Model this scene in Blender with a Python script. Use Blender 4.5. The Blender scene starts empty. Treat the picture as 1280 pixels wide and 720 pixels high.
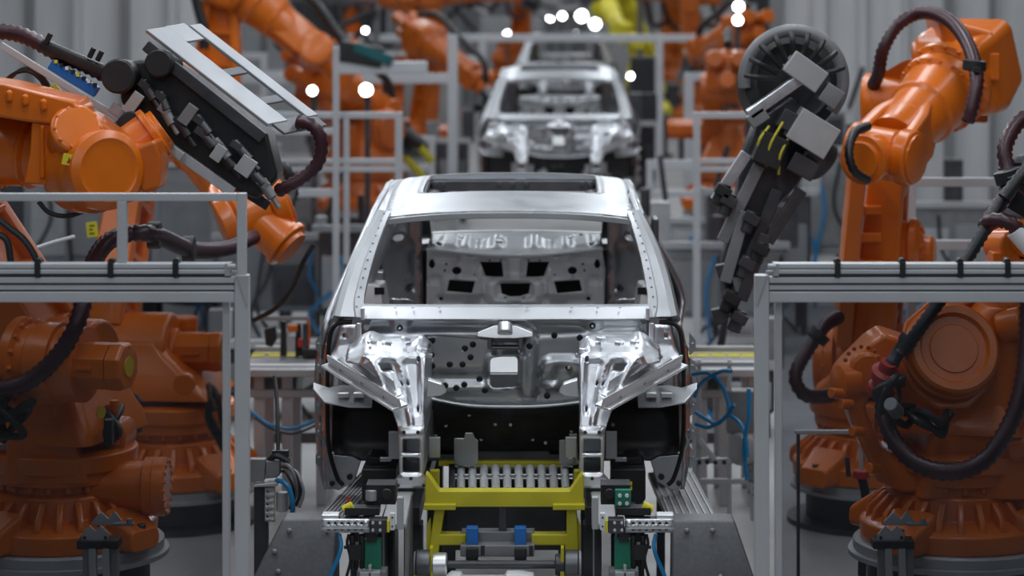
import bpy, bmesh, math, random
from mathutils import Vector, Matrix, noise
from mathutils.geometry import delaunay_2d_cdt
random.seed(7)
PI = math.pi
V = Vector
SC = bpy.context.scene
COL = SC.collection
F = 3300.0                      # focal length in pixels of a 1280 wide frame
CX, CH = 0.27, 3.2              # camera X and height
ZA = V((0, 0, 1)); XA = V((1, 0, 0)); YA = V((0, 1, 0))

def A(px, py, s):
    """World point seen at pixel (px, py) at the distance where one metre measures s pixels."""
    return V((CX + (px - 706) / s, F / s, CH - (py + 35) / s))

# ------------------------------------------------------------------ materials
MATS = {}
def mat(name, col, metal=0.0, rough=0.5, vary=0.12, nscale=6.0, bump=0.0, coat=0.0, rvar=0.12, emit=None, spec=0.5, stretch=(1, 1, 1)):
    m = bpy.data.materials.new(name); m.use_nodes = True
    nt = m.node_tree; N = nt.nodes; L = nt.links
    b = N['Principled BSDF']
    b.inputs['Metallic'].default_value = metal
    b.inputs['Specular IOR Level'].default_value = spec
    if coat:
        b.inputs['Coat Weight'].default_value = coat
        b.inputs['Coat Roughness'].default_value = 0.12
    tc = N.new('ShaderNodeTexCoord'); mp = N.new('ShaderNodeMapping')
    mp.inputs['Scale'].default_value = stretch
    L.new(tc.outputs['Object'], mp.inputs['Vector'])
    nz = N.new('ShaderNodeTexNoise'); nz.inputs['Scale'].default_value = nscale; nz.inputs['Detail'].default_value = 5
    L.new(mp.outputs['Vector'], nz.inputs['Vector'])
    cr = N.new('ShaderNodeValToRGB')
    lo = [c * (1 - vary) for c in col]; hi = [min(1, c * (1 + vary)) for c in col]
    cr.color_ramp.elements[0].position = 0.3; cr.color_ramp.elements[1].position = 0.7
    cr.color_ramp.elements[0].color = (*lo, 1); cr.color_ramp.elements[1].color = (*hi, 1)
    L.new(nz.outputs['Fac'], cr.inputs['Fac']); L.new(cr.outputs['Color'], b.inputs['Base Color'])
    mr = N.new('ShaderNodeMapRange')
    mr.inputs['To Min'].default_value = max(0.03, rough - rvar); mr.inputs['To Max'].default_value = min(1, rough + rvar)
    nz2 = N.new('ShaderNodeTexNoise'); nz2.inputs['Scale'].default_value = nscale * 2.7; nz2.inputs['Detail'].default_value = 4
    L.new(mp.outputs['Vector'], nz2.inputs['Vector'])
    L.new(nz2.outputs['Fac'], mr.inputs['Value']); L.new(mr.outputs['Result'], b.inputs['Roughness'])
    if bump:
        bp = N.new('ShaderNodeBump'); bp.inputs['Strength'].default_value = bump; bp.inputs['Distance'].default_value = 0.004
        L.new(nz2.outputs['Fac'], bp.inputs['Height']); L.new(bp.outputs['Normal'], b.inputs['Normal'])
    if emit:
        b.inputs['Emission Color'].default_value = (*emit[0], 1); b.inputs['Emission Strength'].default_value = emit[1]
    MATS[name] = m
    return m

steel = mat('zinc steel', (.50, .515, .54), 1, .33, .1, 5, .04)
roofm = mat('roof steel', (.56, .575, .60), .9, .42, .05, 3, .01)
bulkm = mat('pale zinc steel', (.80, .815, .83), .25, .48, .06, 5, .02)
steelm = mat('mid steel', (.30, .31, .325), .95, .40, .12, 5, .03)
alu = mat('bright aluminium', (.84, .855, .88), .92, .34, .05, 5, .015)
alub = mat('cast aluminium', (.72, .74, .78), .95, .34, .12, 14, .15)
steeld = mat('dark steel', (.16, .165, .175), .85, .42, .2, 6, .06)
blackp = mat('black and shaded steel', (.026, .026, .028), .2, .42, .4, 7, .1)  # black parts; also carries the shade on closing plate and toe board
seal = mat('black sealant', (.01, .01, .011), 0, .45, .2, 12)
prof = mat('aluminium profile', (.52, .535, .56), .25, .45, .05, 4, 0)
profd = mat('profile slot', (.05, .052, .056), .3, .6, .1, 4)
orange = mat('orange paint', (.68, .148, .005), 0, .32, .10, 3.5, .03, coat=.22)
oranged = mat('orange paint dimmed', (.50, .105, .005), 0, .38, .16, 5, .04, coat=.2)  # darker copy of the orange, the far robots' weaker light put into colour
rubber = mat('black rubber hose', (.016, .016, .018), 0, .42, .3, 10)
maroon = mat('maroon hose', (.045, .013, .019), 0, .36, .25, 9)
cable = mat('black cable', (.012, .012, .013), 0, .5, .2, 9)
blackm = mat('black plastic', (.014, .014, .016), 0, .48, .3, 8, .05)
gunm = mat('gunmetal', (.08, .082, .09), .7, .42, .25, 8, .06)
yellow = mat('yellow paint', (.54, .48, .022), 0, .42, .12, 5, .03)
yellowb = mat('bright yellow', (.75, .66, .03), 0, .42, .1, 5)
blue = mat('blue plastic', (.01, .14, .46), 0, .35, .1, 6)
bluehose = mat('blue air hose', (.01, .19, .42), 0, .35, .1, 6)
green = mat('green plate', (.012, .20, .12), 0, .42, .2, 6)
red = mat('red paint', (.45, .03, .02), 0, .4, .15, 6)
white = mat('white label', (.75, .76, .78), 0, .5, .04, 6)
greysheet = mat('grey coated sheet', (.115, .118, .128), .25, .50, .12, 60, .06)
greymid = mat('grey painted metal', (.22, .225, .235), .3, .5, .12, 8, .03)
greyl = mat('light grey metal', (.42, .43, .44), .3, .48, .10, 6, .03)
panelg = mat('grey wall panel', (.56, .57, .58), .0, .55, .10, 1.2, .02, stretch=(3, 3, .4))
panelgd = mat('dark wall panel', (.24, .245, .255), .0, .6, .15, 1.4, .02, stretch=(3, 3, .4))
concrete = mat('concrete floor', (.36, .36, .36), 0, .42, .16, 1.3, .03)
greycab = mat('grey control cabinet', (.30, .31, .32), 0, .5, .08, 4)
clearr = mat('frosted roller', (.52, .53, .53), 0, .35, .10, 9)
tealm = mat('teal tool', (.01, .10, .11), 0, .4, .2, 7)
lampm = mat('lamp face', (1, 1, 1), 0, .5, 0, 3, emit=((.93, .97, 1), 14))
woodm = mat('label yellow', (.62, .46, .02), 0, .5, .05, 6)

def glassmat(name, tint, gloss):
    m = bpy.data.materials.new(name); m.use_nodes = True
    nt = m.node_tree; N = nt.nodes; L = nt.links
    for n in list(N): N.remove(n)
    out = N.new('ShaderNodeOutputMaterial'); mx = N.new('ShaderNodeMixShader')
    tr = N.new('ShaderNodeBsdfTransparent'); gl = N.new('ShaderNodeBsdfGlossy'); fr = N.new('ShaderNodeFresnel')
    tr.inputs['Color'].default_value = (*tint, 1)
    gl.inputs['Roughness'].default_value = .06; gl.inputs['Color'].default_value = (.9, .93, 1, 1)
    fr.inputs['IOR'].default_value = 1.45
    mu = N.new('ShaderNodeMath'); mu.operation = 'MULTIPLY'; mu.inputs[1].default_value = gloss
    L.new(fr.outputs['Fac'], mu.inputs[0]); L.new(mu.outputs[0], mx.inputs['Fac'])
    df = N.new('ShaderNodeBsdfDiffuse'); df.inputs['Color'].default_value = (.5, .53, .58, 1)
    nz = N.new('ShaderNodeTexNoise'); nz.inputs['Scale'].default_value = 3.0; nz.inputs['Detail'].default_value = 6
    tc = N.new('ShaderNodeTexCoord'); mp = N.new('ShaderNodeMapping'); mp.inputs['Scale'].default_value = (1.6, 1.6, .5)
    L.new(tc.outputs['Object'], mp.inputs['Vector']); L.new(mp.outputs['Vector'], nz.inputs['Vector'])
    mr = N.new('ShaderNodeMapRange'); mr.inputs['From Min'].default_value = .35; mr.inputs['From Max'].default_value = .8
    mr.inputs['To Min'].default_value = .0; mr.inputs['To Max'].default_value = .022
    L.new(nz.outputs['Fac'], mr.inputs['Value'])
    m2 = N.new('ShaderNodeMixShader')
    L.new(mr.outputs['Result'], m2.inputs['Fac'])
    L.new(tr.outputs[0], m2.inputs[1]); L.new(df.outputs[0], m2.inputs[2])
    L.new(m2.outputs[0], mx.inputs[1]); L.new(gl.outputs[0], mx.inputs[2]); L.new(mx.outputs[0], out.inputs['Surface'])
    return m
acrylic = glassmat('smoked acrylic', (.60, .61, .63), .3)
acrylicl = glassmat('clear acrylic', (.92, .93, .94), .5)

# ------------------------------------------------------------------ mesh builder
def basis(axis, up=None):
    z = axis.normalized()
    u = up if up is not None else (ZA if abs(z.z) < .9 else XA)
    x = u.cross(z)
    if x.length < 1e-5: x = YA.cross(z)
    x.normalize(); y = z.cross(x)
    return x, y, z

class MB:
    def __init__(s): s.v = []; s.f = []
    def add(s, vs, fs):
        o = len(s.v); s.v += [tuple(v) for v in vs]; s.f += [tuple(i + o for i in f) for f in fs]; return s
    def box(s, c, d, R=None):
        c = V(c); h = V(d) / 2; vs = []
        for i in range(8):
            p = V((h.x if i & 1 else -h.x, h.y if i & 2 else -h.y, h.z if i & 4 else -h.z))
            vs.append(c + (R @ p if R else p))
        return s.add(vs, [(0, 2, 3, 1), (4, 5, 7, 6), (0, 1, 5, 4), (2, 6, 7, 3), (0, 4, 6, 2), (1, 3, 7, 5)])
    def span(s, lo, hi):
        lo = V(lo); hi = V(hi); return s.box((lo + hi) / 2, hi - lo)
    def bar(s, p0, p1, w, h, up=None):
        p0 = V(p0); p1 = V(p1); x, y, z = basis(p1 - p0, up)
        R = Matrix((x, y, z)).transposed()
        return s.box((p0 + p1) / 2, (w, h, (p1 - p0).length), R)
    def lathe(s, p, axis, prf, n=24, up=None, ph=0.0):
        p = V(p); x, y, z = basis(V(axis), up); vs = []; fs = []
        for r, h in prf:
            r = max(r, 1e-4)
            for k in range(n):
                a = 2 * PI * k / n + ph
                vs.append(p + z * h + x * (r * math.cos(a)) + y * (r * math.sin(a)))
        m = len(prf)
        for i in range(m - 1):
            for k in range(n):
                k2 = (k + 1) % n
                fs.append((i * n + k, i * n + k2, (i + 1) * n + k2, (i + 1) * n + k))
        fs.append(tuple(range(n - 1, -1, -1))); fs.append(tuple((m - 1) * n + k for k in range(n)))
        return s.add(vs, fs)
    def cyl(s, p0, p1, r, r2=None, n=20, b=None, ph=0.0):
        p0 = V(p0); p1 = V(p1); r2 = r if r2 is None else r2; L = (p1 - p0).length
        b = min(r, r2, L) * .12 if b is None else b
        return s.lathe(p0, p1 - p0, [(r - b, 0), (r, b), (r2, L - b), (r2 - b, L)], n, ph=ph)
    def bolts(s, c, axis, R, r, h, n, ph=0.0):
        x, y, z = basis(V(axis))
        for k in range(n):
            a = 2 * PI * k / n + ph
            p = V(c) + x * (R * math.cos(a)) + y * (R * math.sin(a))
            s.lathe(p, z, [(r, 0), (r, h * .8), (r * .8, h)], 6)
        return s
    def tube(s, pts, r, n=10, rib=0.0, res=8, k=.80):
        P = spline(pts, res)
        if rib:
            P = even(P, rib)
        vs = []; fs = []; prev = None
        for i, p in enumerate(P):
            t = (P[min(i + 1, len(P) - 1)] - P[max(i - 1, 0)]).normalized()
            if prev is None: x, y, _ = basis(t)
            else:
                x = prev - t * prev.dot(t)
                x.normalize(); y = t.cross(x)
            prev = x
            rr = r * (k if rib and i % 2 else 1)
            for j in range(n):
                a = 2 * PI * j / n
                vs.append(p + x * (rr * math.cos(a)) + y * (rr * math.sin(a)))
        for i in range(len(P) - 1):
            for j in range(n):
                j2 = (j + 1) % n
                fs.append((i * n + j, i * n + j2, (i + 1) * n + j2, (i + 1) * n + j))
        fs.append(tuple(range(n - 1, -1, -1))); fs.append(tuple((len(P) - 1) * n + j for j in range(n)))
        return s.add(vs, fs)
    def prism(s, poly, vec):
        vec = V(vec); n = len(poly); vs = [V(p) for p in poly] + [V(p) + vec for p in poly]
        fs = [tuple(range(n)), tuple(range(2 * n - 1, n - 1, -1))]
        for i in range(n):
            j = (i + 1) % n; fs.append((i, j, n + j, n + i))
        return s.add(vs, fs)
    def loft(s, loops, closed=True, cap=True):
        n = len(loops[0]); vs = [p for l in loops for p in l]; fs = []
        for i in range(len(loops) - 1):
            for j in range(n if closed else n - 1):
                j2 = (j + 1) % n; fs.append((i * n + j, i * n + j2, (i + 1) * n + j2, (i + 1) * n + j))
        if cap and closed:
            fs.append(tuple(range(n - 1, -1, -1))); fs.append(tuple((len(loops) - 1) * n + j for j in range(n)))
        return s.add(vs, fs)
    def sph(s, c, r, sc=(1, 1, 1), n=14):
        c = V(c); vs = []; fs = []; m = n // 2
        for i in range(m + 1):
            t = PI * i / m; rr = max(math.sin(t), 1e-3)
            for k in range(n):
                a = 2 * PI * k / n
                vs.append(c + V((rr * math.cos(a) * sc[0], rr * math.sin(a) * sc[1], math.cos(t) * sc[2])) * r)
        for i in range(m):
            for k in range(n):
                k2 = (k + 1) % n; fs.append((i * n + k, i * n + k2, (i + 1) * n + k2, (i + 1) * n + k))
        return s.add(vs, fs)

def spline(pts, res=8):
    P = [V(p) for p in pts]
    if len(P) < 3 or res <= 1: return P
    Q = [P[0] * 2 - P[1]] + P + [P[-1] * 2 - P[-2]]; out = []
    for i in range(1, len(Q) - 2):
        a, b, c, d = Q[i - 1], Q[i], Q[i + 1], Q[i + 2]
        for k in range(res):
            t = k / res
            out.append(.5 * ((2 * b) + (c - a) * t + (2 * a - 5 * b + 4 * c - d) * t * t + (3 * b - a - 3 * c + d) * t ** 3))
    out.append(P[-1])
    return out
def even(P, step):
    out = [P[0]]; acc = 0
    for a, b in zip(P, P[1:]):
        L = (b - a).length; d = step - acc
        while d <= L and L > 0:
            out.append(a.lerp(b, d / L)); d += step
        acc = (acc + L) % step
    return out if len(out) > 2 else P

ROOT = {}
def obj(name, mb, m, parent=None, bev=0.0, solid=0.0, ang=35, seg=2, off=0.0):
    me = bpy.data.meshes.new(name)
    o = bpy.data.objects.new(name, me); COL.objects.link(o)
    vs = mb.v
    if parent is not None:
        org = ROOT[parent.name]; o.parent = parent
    else:
        xs = [v[0] for v in vs]; ys = [v[1] for v in vs]; zs = [v[2] for v in vs]
        org = V(((min(xs) + max(xs)) / 2, (min(ys) + max(ys)) / 2, min(zs))); o.location = org
    ROOT[o.name] = org.copy()
    me.from_pydata([(v[0] - org.x, v[1] - org.y, v[2] - org.z) for v in vs], [], mb.f)
    bm = bmesh.new(); bm.from_mesh(me); bmesh.ops.recalc_face_normals(bm, faces=bm.faces); bm.to_mesh(me); bm.free()
    me.materials.append(m)
    me.polygons.foreach_set('use_smooth', [True] * len(me.polygons))
    if solid:
        md = o.modifiers.new('thickness', 'SOLIDIFY'); md.thickness = solid; md.offset = off
    if bev:
        md = o.modifiers.new('bevel', 'BEVEL'); md.width = bev; md.segments = seg; md.limit_method = 'ANGLE'; md.angle_limit = math.radians(40)
        md = o.modifiers.new('normals', 'WEIGHTED_NORMAL')
    else:
        me.set_sharp_from_angle(angle=math.radians(ang))
    return o
def tag(o, label, cat, group=None, kind=None):
    o['label'] = label; o['category'] = cat
    if group: o['group'] = group
    if kind: o['kind'] = kind
    return o
def thing(name, label, cat, loc, group=None):
    o = bpy.data.objects.new(name, None); COL.objects.link(o); o.location = V(loc); o.empty_display_size = .1
    ROOT[o.name] = V(loc)
    return tag(o, label, cat, group)
def struct(name, mb, m, **k):
    o = obj(name, mb, m, **k); o['kind'] = 'structure'; return o
def copy_tree(o, delta, parent=None):
    c = o.copy(); COL.objects.link(c)
    if parent is None: c.location = o.location + V(delta)
    else: c.parent = parent
    ROOT[c.name] = ROOT[o.name] + V(delta)
    for ch in [x for x in bpy.data.objects if x.parent == o]: copy_tree(ch, delta, c)
    return c

# ------------------------------------------------------------------ stamped sheet panels
def resample(poly, step):
    out = []; n = len(poly)
    for i in range(n):
        a = poly[i]; b = poly[(i + 1) % n]; L = math.hypot(b[0] - a[0], b[1] - a[1]); k = max(1, int(round(L / step)))
        for j in range(k): out.append((a[0] + (b[0] - a[0]) * j / k, a[1] + (b[1] - a[1]) * j / k))
    return out
def rrect(cx, cy, hw, hh, r=.01, n=4):
    out = []
    for sx, sy, a0 in ((1, 1, 0), (-1, 1, 90), (-1, -1, 180), (1, -1, 270)):
        for k in range(n):
            a = math.radians(a0 + 90 * k / (n - 1)); out.append((cx + sx * (hw - r) + r * math.cos(a), cy + sy * (hh - r) + r * math.sin(a)))
    return out
def circ(cx, cy, r, n=12, ry=None):
    return [(cx + r * math.cos(2 * PI * k / n), cy + (ry or r) * math.sin(2 * PI * k / n)) for k in range(n)]
def pip(p, poly):
    x, y = p; c = False; j = len(poly) - 1
    for i in range(len(poly)):
        xi, yi = poly[i]; xj, yj = poly[j]
        if (yi > y) != (yj > y) and x < (xj - xi) * (y - yi) / (yj - yi) + xi: c = not c
        j = i
    return c
def panel(outline, holes, fn, step=.03, mb=None):
    loops = [resample(outline, step)] + [resample(h, step) for h in holes]
    pts = []; edges = []
    for l in loops:
        o = len(pts); pts += l; edges += [(o + i, o + (i + 1) % len(l)) for i in range(len(l))]
    cell = {}
    for p in pts: cell.setdefault((int(p[0] // step), int(p[1] // step)), []).append(p)
    xs = [p[0] for p in loops[0]]; ys = [p[1] for p in loops[0]]
    j = 0; y = min(ys) + step * .5
    while y < max(ys):
        x = min(xs) + step * (.5 if j % 2 else 1.0)
        while x < max(xs):
            if pip((x, y), loops[0]) and not any(pip((x, y), h) for h in loops[1:]):
                i, k = int(x // step), int(y // step); ok = True
                for di in (-1, 0, 1):
                    for dk in (-1, 0, 1):
                        for q in cell.get((i + di, k + dk), ()):
                            if (q[0] - x) ** 2 + (q[1] - y) ** 2 < (.5 * step) ** 2: ok = False
                if ok: pts.append((x, y))
            x += step
        y += step * .87; j += 1
    r = delaunay_2d_cdt([V(p) for p in pts], edges, [], 0, 1e-7)
    fs = []
    for f in r[2]:
        c = (sum(r[0][i].x for i in f) / len(f), sum(r[0][i].y for i in f) / len(f))
        if pip(c, loops[0]) and not any(pip(c, h) for h in loops[1:]): fs.append(tuple(f))
    mb = mb or MB()
    used = sorted({i for f in fs for i in f}); ix = {u: k for k, u in enumerate(used)}
    return mb.add([fn(r[0][i].x, r[0][i].y) for i in used], [tuple(ix[i] for i in f) for f in fs])
def sm(a, b, x):
    t = min(1, max(0, (x - a) / (b - a))); return t * t * (3 - 2 * t)
def rbox(u, v, cx, cy, hw, hh, r):
    qx = abs(u - cx) - hw + r; qy = abs(v - cy) - hh + r
    return math.hypot(max(qx, 0), max(qy, 0)) + min(max(qx, qy), 0) - r
def relief(u, v, L):
    d = 0
    for cx, cy, hw, hh, r, h, e in L:
        d += h * (1 - sm(-e, e, rbox(u, v, cx, cy, hw, hh, r)))
    return d

def islands(mb):
    """Split a builder into one builder per connected piece."""
    n = len(mb.v); par = list(range(n))
    def fd(i):
        while par[i] != i: par[i] = par[par[i]]; i = par[i]
        return i
    for f in mb.f:
        for a in f[1:]: par[fd(a)] = fd(f[0])
    out = {}
    for f in mb.f: out.setdefault(fd(f[0]), []).append(f)
    res = []
    for fs in out.values():
        ix = {}; m = MB()
        for f in fs:
            for i in f:
                if i not in ix: ix[i] = len(m.v); m.v.append(mb.v[i])
        m.f = [tuple(ix[i] for i in f) for f in fs]; res.append(m)
    return res
def pieces(name, mb, m, parent, **k):
    return [obj(name, p, m, parent, **k) for p in islands(mb)]

# ------------------------------------------------------------------ the car body
def lerp(a, b, t): return a + (b - a) * t
def piece(t, K):
    """Piecewise smooth curve through (t, value) keys."""
    if t <= K[0][0]: return K[0][1]
    for (a, x), (b, y) in zip(K, K[1:]):
        if t <= b: return lerp(x, y, (t - a) / (b - a))
    return K[-1][1]
RZ = [(12.72, 2.045), (12.9, 2.085), (13.15, 2.125), (13.45, 2.152), (13.7, 2.158), (14.0, 2.135), (14.4, 2.07)]
def roof_z(x, y):
    z = sum(piece(y + d, RZ) for d in (-.1, -.05, 0, .05, .1)) / 5
    return z - .034 * (abs(x) / .59) ** 2.6
def roof_hw(y): return piece(y, [(12.72, .605), (13.3, .60), (13.8, .585), (14.4, .54)])
def side_x(y, z):
    x = piece(z, [(.84, .80), (.92, .825), (1.1, .842), (1.4, .845), (1.62, .80), (2.10, .615)])
    x += .105 * math.exp(-((y - 14.75) / .65) ** 2) * math.exp(-((z - 1.40) / .27) ** 2)
    if y > 15.2: x -= .12 * sm(15.2, 16.4, y)
    return x

def build_car(label):
    root = thing('bare_car', label, 'car body', (0, 13.6, .84), 'bare metal car bodies on the assembly line')
    # roof skin with the sunroof opening
    out = [(-.6, 12.72), (-.3, 12.705), (0, 12.70), (.3, 12.705), (.6, 12.72), (.6, 14.4), (-.6, 14.4)]
    hole = rrect(0, 13.43, .435, .35, .06)
    def rf(u, v):
        x = u / .6 * roof_hw(v)
        z = roof_z(x, v)
        a = abs(u)
        z -= .010 * (1 - sm(.006, .016, abs(a - .535)))
        z -= .008 * sm(.56, .6, a)
        return V((x, v, z))
    roof = obj('roof', panel(out, [hole], rf, .04), roofm, root, solid=.004, ang=50)
    m = MB()                                            # sunroof cassette under the opening
    lo = []
    for dz, k in ((-.012, 1.0), (-.06, .985), (-.065, .86)):
        lo.append([V((p[0] * k, 13.43 + (p[1] - 13.43) * k, roof_z(0, p[1]) - .02 + dz)) for p in resample(hole, .05)])
    m.loft(lo, True, False)
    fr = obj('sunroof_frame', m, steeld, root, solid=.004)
    m = MB()
    m.bar((-.42, 13.72, 2.088), (.42, 13.72, 2.088), .05, .05, ZA)
    for x in (-.40, -.36, -.07, .0, .07, .36, .40): m.cyl((x, 13.69, 2.10), (x, 13.675, 2.10), .013, n=10)
    obj('sunroof_crossmember', m, steeld, root, bev=.006)
    # windscreen header flange
    m = MB(); lo = []
    for k in range(25):
        x = lerp(-.60, .60, k / 24); y = 12.695 + .02 * (x / .6) ** 2; z = roof_z(x, 12.72) - .012
        lo.append([V((x, y, z + .006)), V((x, y - .012, z + .002)), V((x, y - .012, z - .022)), V((x, y + .05, z - .03)), V((x, y + .06, z))])
    m.loft(lo)
    obj('windscreen_header', m, roofm, root)
    # A pillars, roof rails, side panels
    for s in (-1, 1):
        lo = []
        for k in range(17):
            t = k / 16; bow = .018 * math.sin(PI * t)
            y = lerp(11.99, 12.74, t); z = lerp(1.63, 2.045, t) + .02 * math.sin(PI * t)
            xi = lerp(.662, .572, t) + bow * .6; xo = lerp(.752, .612, t) + bow
            xs = lerp(.80, .652, t) + bow
            if t < .18: xi -= .05 * (1 - t / .18) ** 2
            P = [(xi, y, z), (lerp(xi, xo, .45), y - .006, z + .004), (lerp(xi, xo, .52), y + .004, z + .004), (xo, y, z + .006), (lerp(xo, xs, .6), y + .035, z + .006), (xs, y + .085, z - .02), (xs - .02, y + .13, z - .05), (xi + .02, y + .10, z - .05), (xi, y + .03, z - .02)]
            lo.append([V((s * a, b, c)) for a, b, c in P])
        m = MB().loft(lo)
        ap = obj('windscreen_pillar', m, roofm, root, ang=28)
        m = MB()
        for k in range(12):                              # spot weld dimples on the pillar flange
            t = .08 + k * .08; bow = .018 * math.sin(PI * t)
            p = V((s * (lerp(.662, .572, t) + bow * .6 + .022), lerp(11.99, 12.74, t) - .003, lerp(1.63, 2.045, t) + .02 * math.sin(PI * t) + .004))
            m.lathe(p, (0, -.5, .86), [(.005, 0), (.005, .003)], 8)
        obj('weld_spots', m, steeld, ap)
        # outer side panel with door openings and wheel arch
        arch = [(14.9 + .37 * math.cos(a), .93 + .37 * math.sin(a)) for a in [PI * k / 12 for k in range(13)]]
        out = [(12.07, .84), (12.07, 1.60), (12.16, 1.66), (12.45, 1.86), (12.76, 2.045), (13.0, 2.085), (13.5, 2.115), (14.0, 2.09), (14.4, 2.03), (14.95, 1.80), (15.3, 1.735), (16.35, 1.70), (16.42, 1.2), (16.3, .95), (15.28, .93)] + arch[1:-1] + [(14.52, .93), (14.4, .84)]
        d1 = [(12.30, .98), (12.27, 1.3), (12.30, 1.60), (12.50, 1.78), (12.82, 1.955), (13.1, 2.0), (13.28, 2.0), (13.33, 1.5), (13.30, 1.0), (13.2, .95), (12.4, .95)]
        d2 = [(13.5, .95), (13.48, 1.5), (13.45, 2.005), (13.9, 1.99), (14.2, 1.93), (14.42, 1.72), (14.45, 1.45), (14.36, 1.25), (14.2, 1.05), (14.1, .95)]
        def sf(u, v): return V((s * side_x(u, v), u, v))
        sp = obj('side_panel', panel(out, [d1, d2], sf, .06), steel, root, solid=.03, off=1 if s < 0 else -1, ang=40)
        m = MB(); lo = []                               # roof rail closing the gap to the roof skin
        for k in range(24):
            y = lerp(12.74, 14.35, k / 23); hw = roof_hw(y); z = roof_z(hw, y) - .012
            zs = piece(y, [(12.7, 2.03), (13.0, 2.075), (13.5, 2.10), (14.0, 2.078), (14.4, 2.02)])
            xs = side_x(y, zs) + .012
            lo.append([V((s * (hw - .012), y, z)), V((s * (hw + .012), y, z + .012)), V((s * lerp(hw, xs, .65), y, lerp(z, zs, .4) + .014)), V((s * xs, y, zs)), V((s * (xs - .03), y, zs - .05)), V((s * (hw - .03), y, z - .06))])
        m.loft(lo)
        obj('roof_rail', m, roofm, root, ang=45)
        # front hinge pillar face, black seal line, hinge brackets
        fo = [(.795, .84), (.79, 1.28), (.775, 1.46), (.735, 1.60), (.76, 1.615), (.80, 1.585), (.832, 1.48), (.843, 1.3), (.838, .95), (.815, .84)]
        m = panel(fo, [], lambda u, v: V((s * u, 12.055, v)), .05)
        obj('hinge_pillar', m, steel, root, solid=.02)
        m = MB().tube([V((s * a, 12.035, b)) for a, b in ((.70, 1.605), (.76, 1.60), (.795, 1.56), (.808, 1.47), (.812, 1.3), (.808, 1.05), (.77, .90), (.74, .86))], .0095, 8)
        obj('door_seal', m, seal, root)
        m = MB()
        for z0, h in ((1.50, .05), (1.40, .035), (1.22, .05), (1.10, .04), (.98, .05)):
            m.prism([V((s * .84, 12.05, z0 - h)), V((s * .868, 12.05, z0 - h * .5)), V((s * .868, 12.05, z0 + h * .3)), V((s * .84, 12.05, z0 + h))], (0, .05, 0))
            m.cyl((s * .855, 12.05, z0), (s * .855, 12.035, z0), .009, n=10)
        obj('door_hinge', m, steel, root, bev=.003)
        m = MB()                                         # lower sill end with bolt heads
        m.prism([V((s * .80, 12.04, .845)), V((s * .81, 12.04, 1.0)), V((s * .70, 12.04, .99)), V((s * .66, 12.04, .97)), V((s * .69, 12.04, .875)), V((s * .76, 12.04, .835))], (0, .06, 0))
        obj('sill_end', m, steel, root, bev=.004)
        m = MB()
        m.cyl((s * .79, 12.04, .87), (s * .79, 12.02, .87), .012, n=10); m.cyl((s * .71, 12.04, .90), (s * .71, 12.02, .90), .014, n=10)
        pieces('sill_bolt', m, blackp, root)
        # closing plate behind the front wheel, its shade painted as black
        fo = [(.40, 1.30), (.60, 1.335), (.80, 1.30), (.806, 1.02), (.76, .975), (.66, .965), (.40, .99)]
        def wf(u, v):
            d = .06 * (1 - sm(-.02, .06, rbox(u, v, .60, 1.10, .17, .09, .06)))
            return V((s * u, 12.08 + d, v))
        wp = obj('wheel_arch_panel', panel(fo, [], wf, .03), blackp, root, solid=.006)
        m = MB()
        for a, b in ((.70, 1.27), (.69, 1.24), (.78, 1.28), (.49, 1.13)): m.cyl((s * a, 12.075, b), (s * a, 12.065, b), .008, n=8)
        obj('plate_studs', m, greyl, wp)
        # strut tower casting
        L = [(.47, .25, .09, .10, .03, -.014, .025), (.61, .22, .035, .14, .03, .014, .02), (.43, .72, .055, .16, .03, -.020, .025), (.57, .66, .05, .10, .03, -.022, .025), (.49, .90, .03, .06, .02, .012, .02), (.38, .34, .02, .06, .02, .012, .015)]
        def tf(u, v):
            q = sm(.42, .58, v)
            if v < .5:
                y = lerp(12.0, 11.50, v / .5); z = 1.545 + .035 * math.sin(PI * min(1, v / .5)) - .03 * sm(.35, .5, v)
            else:
                t = (v - .5) / .5; y = lerp(11.50, 11.34, t ** .7); z = lerp(1.55, 1.22, t)
            t = max(0, (v - .45) / .55)
            inn = lerp(.335, .34, t); outr = lerp(.69, .44, t ** .5)
            x = lerp(inn, outr, (u - .34) / .34)
            z -= .05 * sm(.58, .70, u) * (1 - q)
            n = noise.noise(V((u * 16, v * 12, s * 3.0)))
            d = relief(u, v, L) + .0016 * n
            z += d * (1 - q); y -= d * q
            z -= .035 * sm(.38, .34, u) * (1 - q)
            return V((s * x, y, z))
        ho = [circ(.475, .70, .011, 8, .016), circ(.52, .70, .011, 8, .016), circ(.40, .86, .012, 8, .018), rrect(.60, .60, .035, .022, .008), circ(.43, .30, .011, 8), circ(.38, .55, .011, 8, .02)]
        tw = obj('strut_tower', panel(rrect(.51, .5, .17, .5, .02), ho, tf, .0165), alub, root, solid=.006, ang=30)
        m = MB()                                         # inner wall of the tower towards the dash panel
        m.prism([V((s * .345, 11.45, 1.53)), V((s * .335, 12.05, 1.50)), V((s * .335, 12.05, 1.22)), V((s * .335, 11.35, 1.21))], (s * .008, 0, 0))
        obj('tower_web', m, alub, tw)
        m = MB()                                         # tabs and bolts on the casting
        for a, b, c in ((.345, 11.55, 1.545), (.33, 11.7, 1.50), (.42, 11.62, 1.585), (.50, 11.55, 1.575), (.57, 11.62, 1.57)):
            m.box((s * a, b, c), (.026, .03, .018), Matrix.Rotation(.15, 3, 'Y')); m.cyl((s * (a + .02), b - .02, c), (s * (a + .02), b - .03, c + .012), .009, n=8)
        m.prism([V((s * .325, 11.46, 1.43)), V((s * .265, 11.46, 1.41)), V((s * .245, 11.46, 1.375)), V((s * .27, 11.46, 1.36)), V((s * .33, 11.46, 1.355))], (0, .05, .004))
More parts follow.
